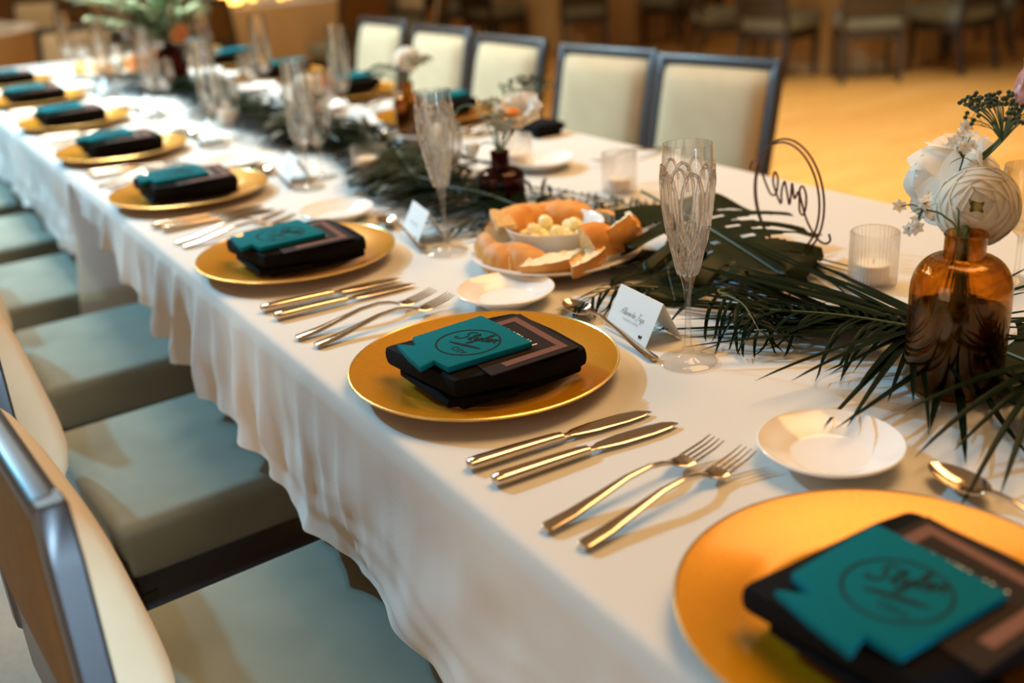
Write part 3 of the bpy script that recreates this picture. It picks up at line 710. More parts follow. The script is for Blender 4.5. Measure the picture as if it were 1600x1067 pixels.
BB = (0.432, 1.262)
b2 = make_bottle('dark brown glass bottle of wilting daisies behind the bread plate', 'brown_glass', .0445, .062, .078, .0175, .110, .0026, 0); b2.location = (BB[0], BB[1], ZT)
BC = (0.632, 2.03)
b3 = make_bottle('slim amber bottle with a white rose on the back table', 'amber', .0375, .085, .108, .015, .14, .0026, .06); b3.location = (BC[0], BC[1], ZT)
BD = (0.467, 3.60)
b4 = make_bottle('dark amber bottle holding the tall fern and peach roses', 'brown_glass', .055, .10, .14, .022, .165, .003, 0); b4.location = (BD[0], BD[1], ZT)
BE = (0.50, 2.37)
b5 = make_bottle('short amber bottle holding the cream ranunculus on the back table', 'amber', .04, .05, .065, .018, .078, .0026, 0); b5.location = (BE[0], BE[1], ZT)

# ------------------------------------------------------------------ flowers
def petal_patch(wd, ln, cup, curl, n=5, m_=6, ruffle=0.0, point=0.0):
    v, f = [], []
    for j in range(m_+1):
        t = j/m_; ww = wd*(sin(pi*(0.14+0.80*t)))**0.7*(1-point*t*t)
        for i in range(n+1):
            s = -1+2*i/n
            x = s*ww/2; y = ln*t*(1-0.10*s*s*t); z = cup*(t**1.6)*ln + 0.22*wd*s*s*(1-0.4*t) - curl*ln*max(0, t-.7)**2*6 + ruffle*sin(s*7+t*5)*t
            v.append((x, y, z))
    for j in range(m_):
        for i in range(n): a = j*(n+1)+i; f.append((a, a+1, a+n+2, a+n+1))
    return v, f
def aim(o, loc, direc, roll=0.0):
    o.location = loc; q = Vector(direc).normalized().to_track_quat('Z', 'Y'); o.rotation_euler = (q.to_matrix() @ Matrix.Rotation(roll, 3, 'Z')).to_euler()
def world_child(t, o):
    """keep a world-space child where it is under a rotated root"""
    bpy.context.view_layer.update(); o.parent = t; o.matrix_parent_inverse = t.matrix_world.inverted()
def stem_for(t, pts, r0, r1, mt='stem'):
    P = smooth_path(pts, 7); o = mk('stem', tube(P, [r0+(r1-r0)*i/(len(P)-1) for i in range(len(P))], 7), mt); world_child(t, o)
def ranunculus(L, loc, direc, size, mt='petal', name='ranunculus', rings=((0.46, 9, 78), (0.44, 8, 66), (0.41, 8, 54), (0.36, 7, 40), (0.30, 7, 26), (0.22, 6, 14), (0.14, 5, 5)), stem=None, stem_r=.0022, eye='orange', ruffle=0.0, point=0.0):
    t = thing(name, L, 'flower'); aim(t, loc, direc, random.uniform(0, 6))
    random.seed(int(abs(loc[0]*1e3+loc[1]*1e4)))
    for ri, (fr, n_, tilt) in enumerate(rings):
        src = None; rad = size*fr
        for k in range(n_):
            a = 2*pi*k/n_+ri*0.45+random.uniform(-.1, .1); tl = R(tilt+random.uniform(-4, 4))
            if src is None:
                src = mk('petal', petal_patch(rad*1.35, rad*1.08, 0.30, 0.12 if ri < 3 else 0.05, 9, 9, ruffle*size, point), mt, t); o = src
            else: o = share('petal', src, t)
            base = size*0.05*(1-ri*.08)
            o.location = (-sin(a)*base, cos(a)*base, -size*0.16+ri*size*0.028); o.rotation_euler = (Matrix.Rotation(a, 3, 'Z') @ Matrix.Rotation(R(90)-tl, 3, 'X')).to_euler()
    if eye:
        mk('flower_centre', lathe([(.0003, size*.08), (size*.05, size*.07), (size*.085, size*.02), (size*.05, -size*.03), (.0003, -size*.04)], 14), eye, t)
    if stem: stem_for(t, stem, stem_r, stem_r*.9)
    return t
def shell_petal(r, th0, th1, dphi, n=10, m_=9, flare=.025, point=.16):
    v, f = [], []
    for j in range(m_+1):
        t = j/m_; th = th0+(th1-th0)*t; rr_ = r*(1+flare*(max(0, t-.6)/.4)**1.5)
        for i in range(n+1):
            q = -1+2*i/n; ph = dphi/2*q*(1-.12*t); e = th+(point*q*q)*t*t
            rq = rr_*(1+.012*sin(q*5+t*3))
            v.append((rq*sin(e)*sin(ph), rq*sin(e)*cos(ph), rq*cos(e)))
    for j in range(m_):
        for i in range(n): a = j*(n+1)+i; f.append((a, a+n+1, a+n+2, a+1))
    return v, f
def ball_flower(L, loc, direc, size, mt='petal', stem=None, stem_r=.0034):
    t = thing('ranunculus', L, 'flower'); aim(t, loc, direc, .4); rnd = random.Random(int(loc[0]*1e4))
    for ri, (kr, te, n_, dp) in enumerate([(1.0, 98, 6, 92), (.992, 82, 6, 88), (.982, 67, 6, 88), (.968, 55, 6, 86), (.95, 45, 5, 96), (.925, 36, 5, 96), (.89, 28, 5, 96), (.85, 20, 4, 110), (.80, 9, 4, 110)]):
        src = None
        for k in range(n_):
            a = 2*pi*k/n_+ri*.55+rnd.uniform(-.12, .12)
            if src is None: src = mk('petal', shell_petal(size/2*kr, R(158 if ri < 4 else 100), R(te), R(dp)), mt, t); o = src
            else: o = share('petal', src, t)
            o.rotation_euler = (R(rnd.uniform(-3, 3)), R(rnd.uniform(-3, 3)), a)
            k_ = size*(.03-.022*ri)*0; o.location = (0, 0, size*(1-kr)*.20)
    mk('flower_centre', lathe([(size*.10, size*.25), (size*.07, size*.34), (size*.04, size*.372), (.0003, size*.378)], 14), 'eye', t)
    if stem: stem_for(t, stem, stem_r, stem_r*.9)
    return t
def open_rose(L, loc, direc, size, stem):
    t = thing('rose', L, 'flower'); aim(t, loc, direc, .2); rnd = random.Random(21)
    for ri, (kr, te, n_, dp, fl) in enumerate([(1.0, 92, 6, 84, .42), (.97, 76, 6, 84, .34), (.92, 60, 5, 92, .26), (.84, 46, 5, 92, .18), (.72, 34, 4, 110, .10), (.58, 22, 4, 110, .05), (.42, 12, 3, 130, .02)]):
        src = None
        for k in range(n_):
            a = 2*pi*k/n_+ri*.6+rnd.uniform(-.12, .12)
            if src is None: src = mk('petal', shell_petal(size/2*kr, R(150 if ri < 4 else 110), R(te), R(dp), 12, 10, fl, .34), 'white_petal', t); o = src
            else: o = share('petal', src, t)
            o.rotation_euler = (R(rnd.uniform(-5, 5)), R(rnd.uniform(-5, 5)), a); o.location = (0, 0, size*(1-kr)*.45); o.scale = (1, 1, rnd.uniform(1.2, 1.45))
    stem_for(t, stem, .003, .0026); return t
def W(x, y, z): return (x, y, T+z)
bz = ZT-T
# big ranunculus faces the camera side and a little down to the front
ball_flower('large cream ranunculus leaning forward over the amber bottle neck', W(0.440, 0.262, .196), (-0.80, -0.56, 0.24), 0.088,
           stem=[W(BA[0]-.028, BA[1]-.01, .016), W(BA[0]-.008, BA[1], .12), W(BA[0], BA[1]+.004, .172), W(.415, .254, .186), W(.452, .272, .19)])
open_rose('white rose with ragged open petals behind the cream ranunculus', W(0.486, 0.330, .205), (-0.82, 0.50, 0.10), 0.084,
          [W(BA[0]+.02, BA[1]+.01, .02), W(BA[0]+.008, BA[1]+.004, .12), W(BA[0]+.004, BA[1]+.006, .175), W(.45, .29, .195), W(.492, .325, .205)])
# tulip bud at the frame edge
def tulip(L, loc, direc, size, stem):
    t = thing('tulip_bud', L, 'flower'); aim(t, loc, direc)
    src = None
    for k in range(6):
        a = 2*pi*k/6+.3*(k % 2)
        if src is None: src = mk('petal', petal_patch(size*.62, size, -0.02, 0.1, 5, 8), 'pink', t); o = src
        else: o = share('petal', src, t)
        o.location = (-sin(a)*size*.10, cos(a)*size*.10, -size*.45); o.rotation_euler = (Matrix.Rotation(a, 3, 'Z') @ Matrix.Rotation(R(84), 3, 'X')).to_euler()
    mk('calyx', lathe([(.0003, -size*.52), (size*.14, -size*.50), (size*.24, -size*.40), (size*.27, -size*.2), (size*.25, -size*.05)], 14), 'pink', t)
    stem_for(t, stem, .0028, .0024); return t
tulip('striped pink tulip bud rising above the dark dill head', W(0.484, 0.246, .325), (0.15, -0.1, 1), 0.046,
      [W(BA[0]+.03, BA[1]-.02, .014), W(BA[0]+.008, BA[1]-.002, .12), W(BA[0]+.010, BA[1]+.006, .175), W(.470, .306, .215), W(.500, .285, .255), W(.486, .248, .305)])
def umbel(L, loc, n_, spread, up_, rad, mt, stem, name='dill_umbel', bead=.0022, sub=4, stemmt='stem', cat='flower'):
    t = thing(name, L, cat, loc); rnd = random.Random(int(loc[0]*1e5))
    gs, gb = G(), G()
    for k in range(n_):
        a = rnd.uniform(0, 2*pi); rr = spread*math.sqrt(rnd.uniform(0.02, 1)); e = (rr*cos(a), rr*sin(a), up_*(1-.35*(rr/spread)**2)+rnd.uniform(-.004, .004))
        gs.add(tube(smooth_path([(0, 0, 0), (e[0]*.45, e[1]*.45, e[2]*.65), e], 3), .0006, 4))
        for q in range(sub):
            d = Vector((rnd.gauss(0, 1), rnd.gauss(0, 1), abs(rnd.gauss(0, 1)))).normalized()*rad
            c = Vector(e)+d; gs.add(tube([e, c], .00035, 3)); gb.add(lathe([(.0002, -bead), (bead*.8, -bead*.5), (bead, 0), (bead*.7, bead*.7), (.0002, bead)], 6, c))
    o = mk('stalks', gs, stemmt, t); o['kind'] = 'stuff'
    o = mk('florets', gb, mt, t); o['kind'] = 'stuff'
    if stem: stem_for(t, stem, .0022, .0014)
    return t
umbel('dark green dill seed head at the frame edge above the ranunculus', W(0.472, 0.262, .262), 36, .050, .042, .012, 'dill',
      [W(BA[0]+.02, BA[1]-.03, .014), W(BA[0]+.004, BA[1]-.006, .12), W(BA[0]+.008, BA[1]+.004, .175), W(.462, .304, .210), W(.490, .290, .240), W(.474, .264, .262)], bead=.0026)
def starlets(L, pts, stem, r=.0075):
    t = thing('white_filler_sprig', L, 'flower', pts[0]); rnd = random.Random(int(pts[0][0]*1e5)); p0 = Vector(pts[0])
    src = None
    for p in pts:
        n_ = Vector((rnd.uniform(-1, .2), rnd.uniform(-1, .2), rnd.uniform(-.2, 1))).normalized()
        if src is None:
            g = G()
            for k in range(6): g.add(petal_patch(r*.8, r*1.15, .25, .1, 3, 3), Matrix.Rotation(2*pi*k/6, 4, 'Z'))
            g.add(lathe([(.0002, r*.25), (r*.3, r*.12), (r*.35, -.0005)], 8)); src = mk('floret', g, 'grey_bloom' if False else 'white_petal', t); o = src
        else: o = share('floret', src, t)
        o.location = Vector(p)-p0; o.rotation_euler = n_.to_track_quat('Z', 'Y').to_euler()
    g = G()
    for p in pts: g.add(tube(smooth_path([stem[-1], (Vector(stem[-1])+Vector(p))/2+Vector((0, 0, .004)), p], 3), .0007, 5))
    for k in range(5):
        b_ = Vector(stem[-1]); g.add(blade(b_, (rnd.uniform(-1, 1), rnd.uniform(-1, 1), rnd.uniform(-.2, 1)), .016, .005, .5, 0, 4))
    o = mk('stalks', g, 'stem', None); world_child(t, o); stem_for(t, stem, .0016, .001); return t
starlets('spray of tiny white star flowers hanging below the white rose', [W(.376+random.uniform(-.012, .012), .293+random.uniform(-.014, .014), .172+.006*k) for k in range(8)],
         [W(BA[0], BA[1]+.02, .05), W(BA[0]-.004, BA[1]+.006, .17), W(.384, .262, .196), W(.380, .285, .200)])
starlets('small spray of white star flowers between rose and ranunculus', [W(.445+random.uniform(-.02, .02), .285+random.uniform(-.014, .014), .252+.004*k) for k in range(7)],
         [W(BA[0]-.02, BA[1]+.02, .05), W(BA[0]-.004, BA[1]+.008, .17), W(.418, .275, .22), W(.438, .284, .247)])
# dark bottle: daisy, grey umbels, bent stem
ranunculus('white daisy with orange centre in the dark bottle', W(0.512, 1.315, .158), (-0.45, -0.25, 0.75), 0.092, 'white_petal', 'daisy', ((0.56, 9, 74), (0.50, 8, 60)),
           [W(BB[0], BB[1], .02), W(BB[0]+.004, BB[1], .10), W(.47, 1.285, .13), W(.508, 1.312, .155)], .002, None, .03)
d = thing('orange_button_flower', 'orange button flower beside the white daisy in the dark bottle', 'flower', W(0.487, 1.30, .168))
mk('flower_head', lathe([(.0003, .012), (.011, .010), (.017, .003), (.014, -.004), (.0003, -.006)], 20), 'orange', d); stem_for(d, [W(BB[0]-.004, BB[1]+.004, .03), W(BB[0]+.002, BB[1]+.003, .11), W(.468, 1.288, .14), W(.486, 1.299, .164)], .0018, .0014)
for k, (x, y, z, n_, L) in enumerate([(.475, 1.365, .168, 12, 'grey green seed cluster tallest in the dark bottle'), (.462, 1.318, .150, 12, 'grey green seed cluster leaning beside the orange button flower'), (.448, 1.265, .142, 10, 'low grey green seed cluster over the dark bottle neck')]):
    umbel(L, W(x, y, z), n_, .026, .018, .006, 'grey_bloom', [W(BB[0]+.003*k-.003, BB[1]+.002*k, .03), W(BB[0]+.003*k-.003, BB[1], .11), W((BB[0]+x)/2, (BB[1]+y)/2, z-.015), W(x, y, z)], 'seed_cluster', .0028, 4)
t = thing('drooping_bud', 'drooping bud on a bent stem over the dark bottle side', 'flower', W(.424, 1.425, .135))
mk('bud', lathe([(.0003, -.012), (.006, -.009), (.008, 0), (.005, .008), (.0003, .011)], 14), 'grey_bloom', t)
stem_for(t, [W(BB[0]-.003, BB[1]-.003, .03), W(BB[0]-.004, BB[1]+.002, .11), W(.452, 1.34, .155), W(.47, 1.41, .172), W(.452, 1.44, .168), W(.424, 1.425, .143)], .0019, .0015)
t = thing('white_bell_flower', 'small white bell flower low beside the dark bottle neck', 'flower', W(.440, 1.375, .098)); aim(t, W(.440, 1.375, .098), (-.8, -.2, -.3))
mk('bell', lathe([(.0003, -.012), (.008, -.010), (.012, 0), (.016, .010), (.0155, .0102), (.011, 0), (.0003, -.008)], 16), 'white_petal', t); stem_for(t, [W(BB[0], BB[1]+.004, .03), W(BB[0], BB[1]+.006, .111), W(.44, 1.32, .118), W(.445, 1.372, .1)], .0015, .0012)
# back table flowers
ball_flower('cream ranunculus lying low on the back table leaves', W(BE[0]-.012, BE[1]-.012, .105), (-0.6, -0.75, 0.25), 0.090, stem=[W(BE[0], BE[1], .01), W(BE[0], BE[1], .075), W(BE[0]-.01, BE[1]-.008, .1)])
ranunculus('yellow ranunculus behind the cream ranunculus, back table', W(BE[0]+.045, BE[1]+.045, .108), (-0.4, -0.5, 0.6), 0.06, 'peach', stem=[W(BE[0]+.006, BE[1]+.004, .02), W(BE[0]+.004, BE[1]+.004, .08), W(BE[0]+.04, BE[1]+.04, .105)])
ranunculus('white rose in the slim amber bottle on the back table', W(0.680, 2.11, .182), (-0.4, -0.6, 0.5), 0.07, 'white_petal', 'rose', ((0.5, 6, 76), (0.46, 6, 58), (0.38, 5, 38), (0.26, 5, 20)), [W(BC[0], BC[1], .03), W(BC[0], BC[1], .14), W(.655, 2.07, .165), W(.678, 2.105, .178)], .002, None)
umbel('grey green seed cluster beside the white rose in slim bottle', W(.655, 2.02, .172), 16, .045, .022, .008, 'grey_bloom', [W(BC[0]+.003, BC[1], .03), W(BC[0]+.003, BC[1], .14), W(.655, 2.02, .172)], 'seed_cluster', .0034, 4)
umbel('green seed cluster spreading in front of the slim bottle', W(.60, 2.10, .150), 16, .045, .022, .008, 'dill', [W(BC[0]-.003, BC[1], .03), W(BC[0]-.003, BC[1]+.002, .14), W(.605, 2.09, .150)], 'seed_cluster', .003, 4)
umbel('feathery green fern tuft behind the white daisy', W(.60, 1.42, .16), 22, .05, .04, .014, 'dill', [W(BB[0]+.006, BB[1]+.004, .04), W(BB[0]+.008, BB[1]+.003, .112), W(.55, 1.36, .14), W(.60, 1.42, .16)], 'fern_tuft', .0024, 5)
for k, (x, y, z, s, mt, L) in enumerate([(.487, 3.50, .19, .075, 'peach', 'peach rose at the front of the fern arrangement'), (.50, 3.64, .245, .06, 'pink', 'pink rose high in the fern arrangement'), (.43, 3.70, .085, .085, 'peach', 'apricot rose low beside the dark amber bottle'), (.40, 3.86, .07, .075, 'peach', 'apricot rose behind the dark amber bottle')]):
    ranunculus(L, W(x, y, z), (-.5, -.6, .4), s, mt, 'rose', ((0.5, 6, 74), (0.44, 6, 54), (0.34, 5, 34), (0.22, 4, 16)), [W(BD[0], BD[1], .03), W(BD[0]+.004*(k-1.5), BD[1]+.003*k, .165), W((BD[0]+x)/2, (BD[1]+y)/2, max(.19, z-.01)), W(x, y, z-.004)] if k < 2 else [W(x, y, .006), W(x, y, z-.01)], .002, None)

# ------------------------------------------------------------------ greenery
ZG = T+0.004
def frond(L, path, n_, ln, wd, ang, droop, both=(1, -1), rise=0.15, taper=0.4, mt='palm', curl=0.0, grp='palm fronds of the leaf runner', single=True, rib=.0022, name='palm_frond', seed=1, jit=.25):
    t = thing(name, L, 'palm leaf', path[0], 0, grp); rnd = random.Random(seed); p0 = Vector(path[0])
    P = smooth_path(path, 12); N = len(P)
    mk('rachis', tube([q-p0 for q in P], [rib*(1-.75*i/(N-1)) for i in range(N)], 6), 'palm_rib' if mt == 'palm' else 'stem', t)
    acc = G()
    for k in range(n_):
        u = (k+.5)/n_; fi = u*(N-1); i = int(fi); q = P[i].lerp(P[min(i+1, N-1)], fi-i); tg = (P[min(i+1, N-1)]-P[max(i-1, 0)]).normalized()
        for s in both:
            sd = tg.cross(Vector((0, 0, 1))).normalized()*s
            a = R(ang*(1-.45*u)+rnd.uniform(-8, 8))
            d = (tg*cos(a)+sd*sin(a)+Vector((0, 0, rise+rnd.uniform(-jit, jit)*.5))).normalized()
            l_ = ln*(sin(pi*(.22+.7*u))**.6)*rnd.uniform(.8, 1.1)*(1-taper*u)
            vf = blade(q-p0, d, l_, wd*rnd.uniform(.75, 1.1), droop*rnd.uniform(.6, 1.3), curl*rnd.uniform(-1, 1)*s, 7, ZG-p0.z+rnd.uniform(0, .006))
            if single: mk('leaflet', vf, mt, t)
            else: acc.add(vf)
    if not single: o = mk('leaflets', acc, mt, t); o['kind'] = 'stuff'
    return t
def fan(L, hub, dirs, ln, wd, droop, seed, mt='palm', name='fan_palm_leaf', curl=.1, stalk=None, rise=.12):
    t = thing(name, L, 'palm leaf', hub, 0, 'fan palm leaves of the leaf runner'); rnd = random.Random(seed)
    for k, a in enumerate(dirs):
        d = Vector((cos(R(a)), sin(R(a)), rise+rnd.uniform(-.08, .12)))
        mk('leaflet', blade((0, 0, rnd.uniform(-.004, .008)), d, ln*rnd.uniform(.75, 1.12), wd*rnd.uniform(.8, 1.15), droop*rnd.uniform(.6, 1.3), curl*rnd.uniform(-1, 1), 8, ZG-hub[2]+rnd.uniform(0, .004)), mt, t)
    if stalk: mk('stalk', tube([Vector(q)-Vector(hub) for q in smooth_path(stalk+[hub], 5)], .0026, 7), 'palm_rib', t)
    return t
# monstera leaves
def monstera(L, base, tip_ang, length, width, tiltx=0.0, tilty=0.0, seed=3, zc=.03):
    t = thing('monstera_leaf', L, 'leaf', base, R(tip_ang)); rnd = random.Random(seed)
    t.rotation_euler = (R(tiltx), R(tilty), R(tip_ang))
    NT, NS = 84, 14
    notch = {s: [(.20+.135*k+rnd.uniform(-.02, .02), .024+rnd.uniform(-.004, .008), .36+rnd.uniform(-.06, .1)) for k in range(5)] for s in (1, -1)}
    holes = {s: [(.27+.135*k, .014, .14, .27) for k in range(3)] for s in (1, -1)}
    v, f = [], []
    for s in (1, -1):
        o = len(v)
        for i in range(NT+1):
            tt = i/NT; w_ = width*(sin(pi*min(1, tt*.88+.13)))**.62*(1-.30*tt)*(1 if tt < .93 else (1-tt)/.07*.8+.2)
            wl = 1-.05*abs(sin(tt*pi/.135))
            for j in range(NS+1):
                q = j/NS; x = length*tt + w_*q*(.30+.1*tt)-.22*length*q*q*max(0, .35-tt)*2.2; y = s*w_*q*wl
                z = zc*(q*1.2-q*q*1.5)+.010*sin(tt*pi/.135+1)*q*q-.05*length*tt*tt
                v.append((x, y, z))
        for i in range(NT):
            tt = (i+.5)/NT
            for j in range(NS):
                q = (j+.5)/NS
                if any(abs(tt-c) < hw*min(1, (q-q0)*3.2+.25) for c, hw, q0 in notch[s] if q > q0): continue
                if any(abs(tt-c) < hw and qa < q < qb for c, hw, qa, qb in holes[s]): continue
                a = o+i*(NS+1)+j; qd = (a, a+NS+1, a+NS+2, a+1); f.append(qd if s > 0 else qd[::-1])
    o = mk('leaf_blade', (v, f), 'monstera', t); sm = o.modifiers.new('thickness', 'SOLIDIFY'); sm.thickness = .0007
    mk('midrib', tube([(length*k/10, 0, .0012-.05*length*(k/10)**2) for k in range(11)], [.0022*(1-.8*k/10) for k in range(11)], 6), 'palm_rib', t)
    mk('petiole', tube(smooth_path([(0, 0, 0), (-.05, .01, -.006), (-.11, .02, -.012)], 5), .0026, 7), 'palm_rib', t)
    return t
monstera('large split monstera leaf behind the near champagne flute', W(.520, .885, .062), -97, .31, .175, 0, 5, 3)
monstera('dark monstera leaf beside the second flute and wine glass', W(.43, 1.70, .046), -108, .32, .15, 0, 1, 5)
monstera('monstera leaf on the back table before the cream ranunculus', W(.44, 2.34, .044), -95, .30, .14, 0, 1, 8)
monstera('monstera leaf under the bread plate edge near the amber bottle leaves', W(.44, .80, .020), -125, .20, .10, 0, 0, 11, .01)
# named fronds near the camera
frond('palm frond with yellow rib lying before the amber bottle', [W(.425, .325, .040), W(.385, .405, .042), W(.33, .515, .034)], 16, .15, .0075, 72, 1.6, (1, -1), .25, .35, curl=.5, seed=4, single=True)
frond('palm frond with curling leaflets beside the near flute foot', [W(.40, .60, .022), W(.345, .57, .038), W(.322, .50, .045), W(.295, .44, .030)], 15, .14, .0065, 66, 2.0, (1, -1), .3, .3, curl=.6, seed=9, single=True)
fan('fan palm leaf spreading toward the bread saucer from the amber bottle', W(.425, .318, .030), [176, 184, 190, 196, 201, 206, 211, 217, 224, 232], .225, .0105, .30, 5)
fan('fan palm leaf drooping toward the front plate below the amber bottle', W(.432, .150, .042), [170, 181, 190, 197, 204, 211, 219, 228, 238, 250], .255, .0115, .45, 8, rise=.16)
fan('long fan palm leaf lying flat between flute and amber bottle', W(.44, .33, .028), [96, 100, 104, 107, 110, 113, 116, 119, 122, 126, 130, 134, 139, 145], .32, .0145, .10, 12, rise=.03)
fan('broad fan palm leaf filling the runner behind the flute foot', W(.43, .40, .014), [84, 90, 95, 100, 105, 110, 115, 120, 126, 132, 138], .26, .020, .05, 61, rise=.02)
fan('broad fan palm leaf filling the runner before the votive holder', W(.50, .30, .012), [78, 84, 90, 95, 100, 105, 110, 116, 122], .30, .020, .05, 63, rise=.02)
monstera('dark leaf lying flat under the drooping fronds by the front spoon', W(.47, .24, .024), -97, .34, .125, 0, 0, 17, .006)
fan('second fan palm leaf lying flat behind the first one', W(.47, .36, .022), [80, 86, 91, 96, 100, 104, 108, 112, 116, 121], .34, .0115, .08, 15, rise=.03)
fan('fan palm leaf pointing past the amber bottle at the frame edge', W(.43, .33, .028), [-50, -43, -36, -30, -24, -18, -12, -5, 4], .27, .010, .12, 21, rise=.06)
fan('fan palm leaf under the amber bottle base', W(.45, .28, .014), [196, 208, 220, 232, 244, 256, 268, 280, 292, 304, 316, 328], .26, .013, .08, 27, rise=.02)
fan('fan palm leaf sticking out below the table number', W(.60, .68, .006), [225, 233, 240, 246, 252, 258, 264, 270, 277], .20, .008, .1, 33, rise=.0)
frond('palm frond on the far side of the bread plate', [W(.58, .93, .012), W(.56, 1.08, .024), W(.53, 1.30, .018)], 22, .17, .010, 52, .8, rise=.02, seed=31)
frond('palm frond stretching from the bread plate to the dark bottle', [W(.50, .95, .015), W(.47, 1.2, .035), W(.44, 1.45, .03)], 18, .16, .0095, 50, .8, seed=37)
frond('palm frond tips poking out between saucer and place card', [W(.33, .68, .018), W(.27, .70, .028), W(.20, .705, .012)], 10, .10, .006, 50, 1.4, curl=.5, seed=41)
frond('thin palm frond tips beside the second flute foot', [W(.40, 1.12, .016), W(.32, 1.16, .022), W(.25, 1.165, .01)], 9, .10, .0055, 55, 1.2, curl=.5, seed=43)
rr = random.Random(99)
LW = ['beside the rear of the bread plate', 'beside the dark bottle foot', 'under the drooping bud', 'before the votive at the leaf edge', 'beside the votive at the leaf edge', 'behind the votive at the leaf edge', 'under the second monstera leaf', 'below the slim amber bottle',
      'in front of the cream ranunculus', 'beside the cream ranunculus', 'behind the cream ranunculus', 'next to the fourth flute', 'past the fourth flute', 'before the dark amber bottle', 'under the dark amber bottle', 'behind the dark amber bottle']
for k in range(16):
    y0 = 1.05+.178*k; x0 = .42+rr.uniform(-.05, .07); dx = rr.uniform(-.13, .10)
    frond('dark palm frond of the leaf runner %s' % LW[k], [W(x0, y0, .016), W(x0+dx*.5, y0+.2, .045), W(x0+dx, y0+.44, .03)], 24, .21, .017, 54, .9, seed=50+k, single=(k < 3), jit=.4)
for k in range(4):
    y0 = 1.5+.62*k
    frond('olive palm frond crossing the runner %s' % LW[[3, 7, 10, 14][k]], [W(.58, y0, .016), W(.46, y0+.06, .05), W(.31, y0+.10, .02)], 16, .17, .012, 56, 1.0, seed=80+k, single=False, mt='monstera', jit=.4)
# fern sprays of the far arrangement
for k, (dx, dy, dz, L) in enumerate([(-.20, .06, .20, 'tall sage fern leaning over the far end place'), (-.06, .0, .27, 'tallest upright sage fern in the dark amber bottle'), (.12, -.04, .22, 'sage fern leaning toward the far side chairs'), (-.26, -.02, .12, 'low sage fern arching before the end chair'), (.16, .10, .12, 'low sage fern behind the peach rose'), (-.12, -.10, .15, 'sage fern drooping toward the fourth flute'), (-.30, .14, .20, 'longest sage fern reaching over the near table edge'), (.02, -.12, .20, 'sage fern standing in front of the pink rose')]):
    b0 = Vector(W(BD[0], BD[1], .155))
    frond(L, [b0, b0+Vector((dx*.4, dy*.4, dz*.65)), b0+Vector((dx, dy, dz))], 28, .15, .026, 58, .5, rise=.05, mt='sage', grp='sage ferns in the far bottle', name='fern', seed=120+k, single=False)

# ------------------------------------------------------------------ bread plate
BP = (0.322, 0.922)
sp = mk('serving_plate', lathe(plate_prof(.1385, .085, .026, .007, .004), 64), 'china', None, True, (BP[0], BP[1], ZT)); tag(sp, 'large white plate of bread slices in front of the dark bottle', 'plate')
bo = mk('butter_bowl', lathe([(.0005, .008), (.04, .0085), (.058, .014), (.072, .030), (.0775, .043), (.0795, .0445), (.0805, .043), (.074, .027), (.058, .009), (.040, .004), (.036, -.0128), (.033, -.0128), (.033, .002), (.0005, .002)], 48), 'china', None, True, (BP[0]+.002, BP[1]+.006, ZT+.020)); tag(bo, 'shallow white bowl of butter balls amid the bread slices', 'bowl')
rb = random.Random(5); bs = None
spots = []
for (r_, n_, z) in ((.046, 9, 0), (.022, 5, .001), (.034, 4, .016)):
    for k in range(n_):
        a = 2*pi*k/n_+rb.uniform(-.25, .25)+r_*40; spots.append((r_*cos(a), r_*sin(a), z))
for (x, y, z) in spots:
    if bs is None:
        bs = mk('butter_ball', lathe([(.0003, -.0105), (.006, -.0095), (.0098, -.006), (.0118, 0), (.0098, .006), (.006, .0092), (.0003, .0102)], 16, (0, 0, 0), lambda a, z: 1+.05*cos(a*8)), 'butter'); tag(bs, 'pale butter ball lying in the white bowl', 'butter', 'butter balls in the bowl'); o = bs
    else: o = bs.copy(); C.objects.link(o)
    zb = .0095+max(0, (math.hypot(x, y)-.035))*.42
    o.location = (BP[0]+.002+x, BP[1]+.006+y, ZT+.020+.0105+zb+z); o.rotation_euler = (rb.uniform(-.6, .6), rb.uniform(-.6, .6), rb.uniform(0, 3))
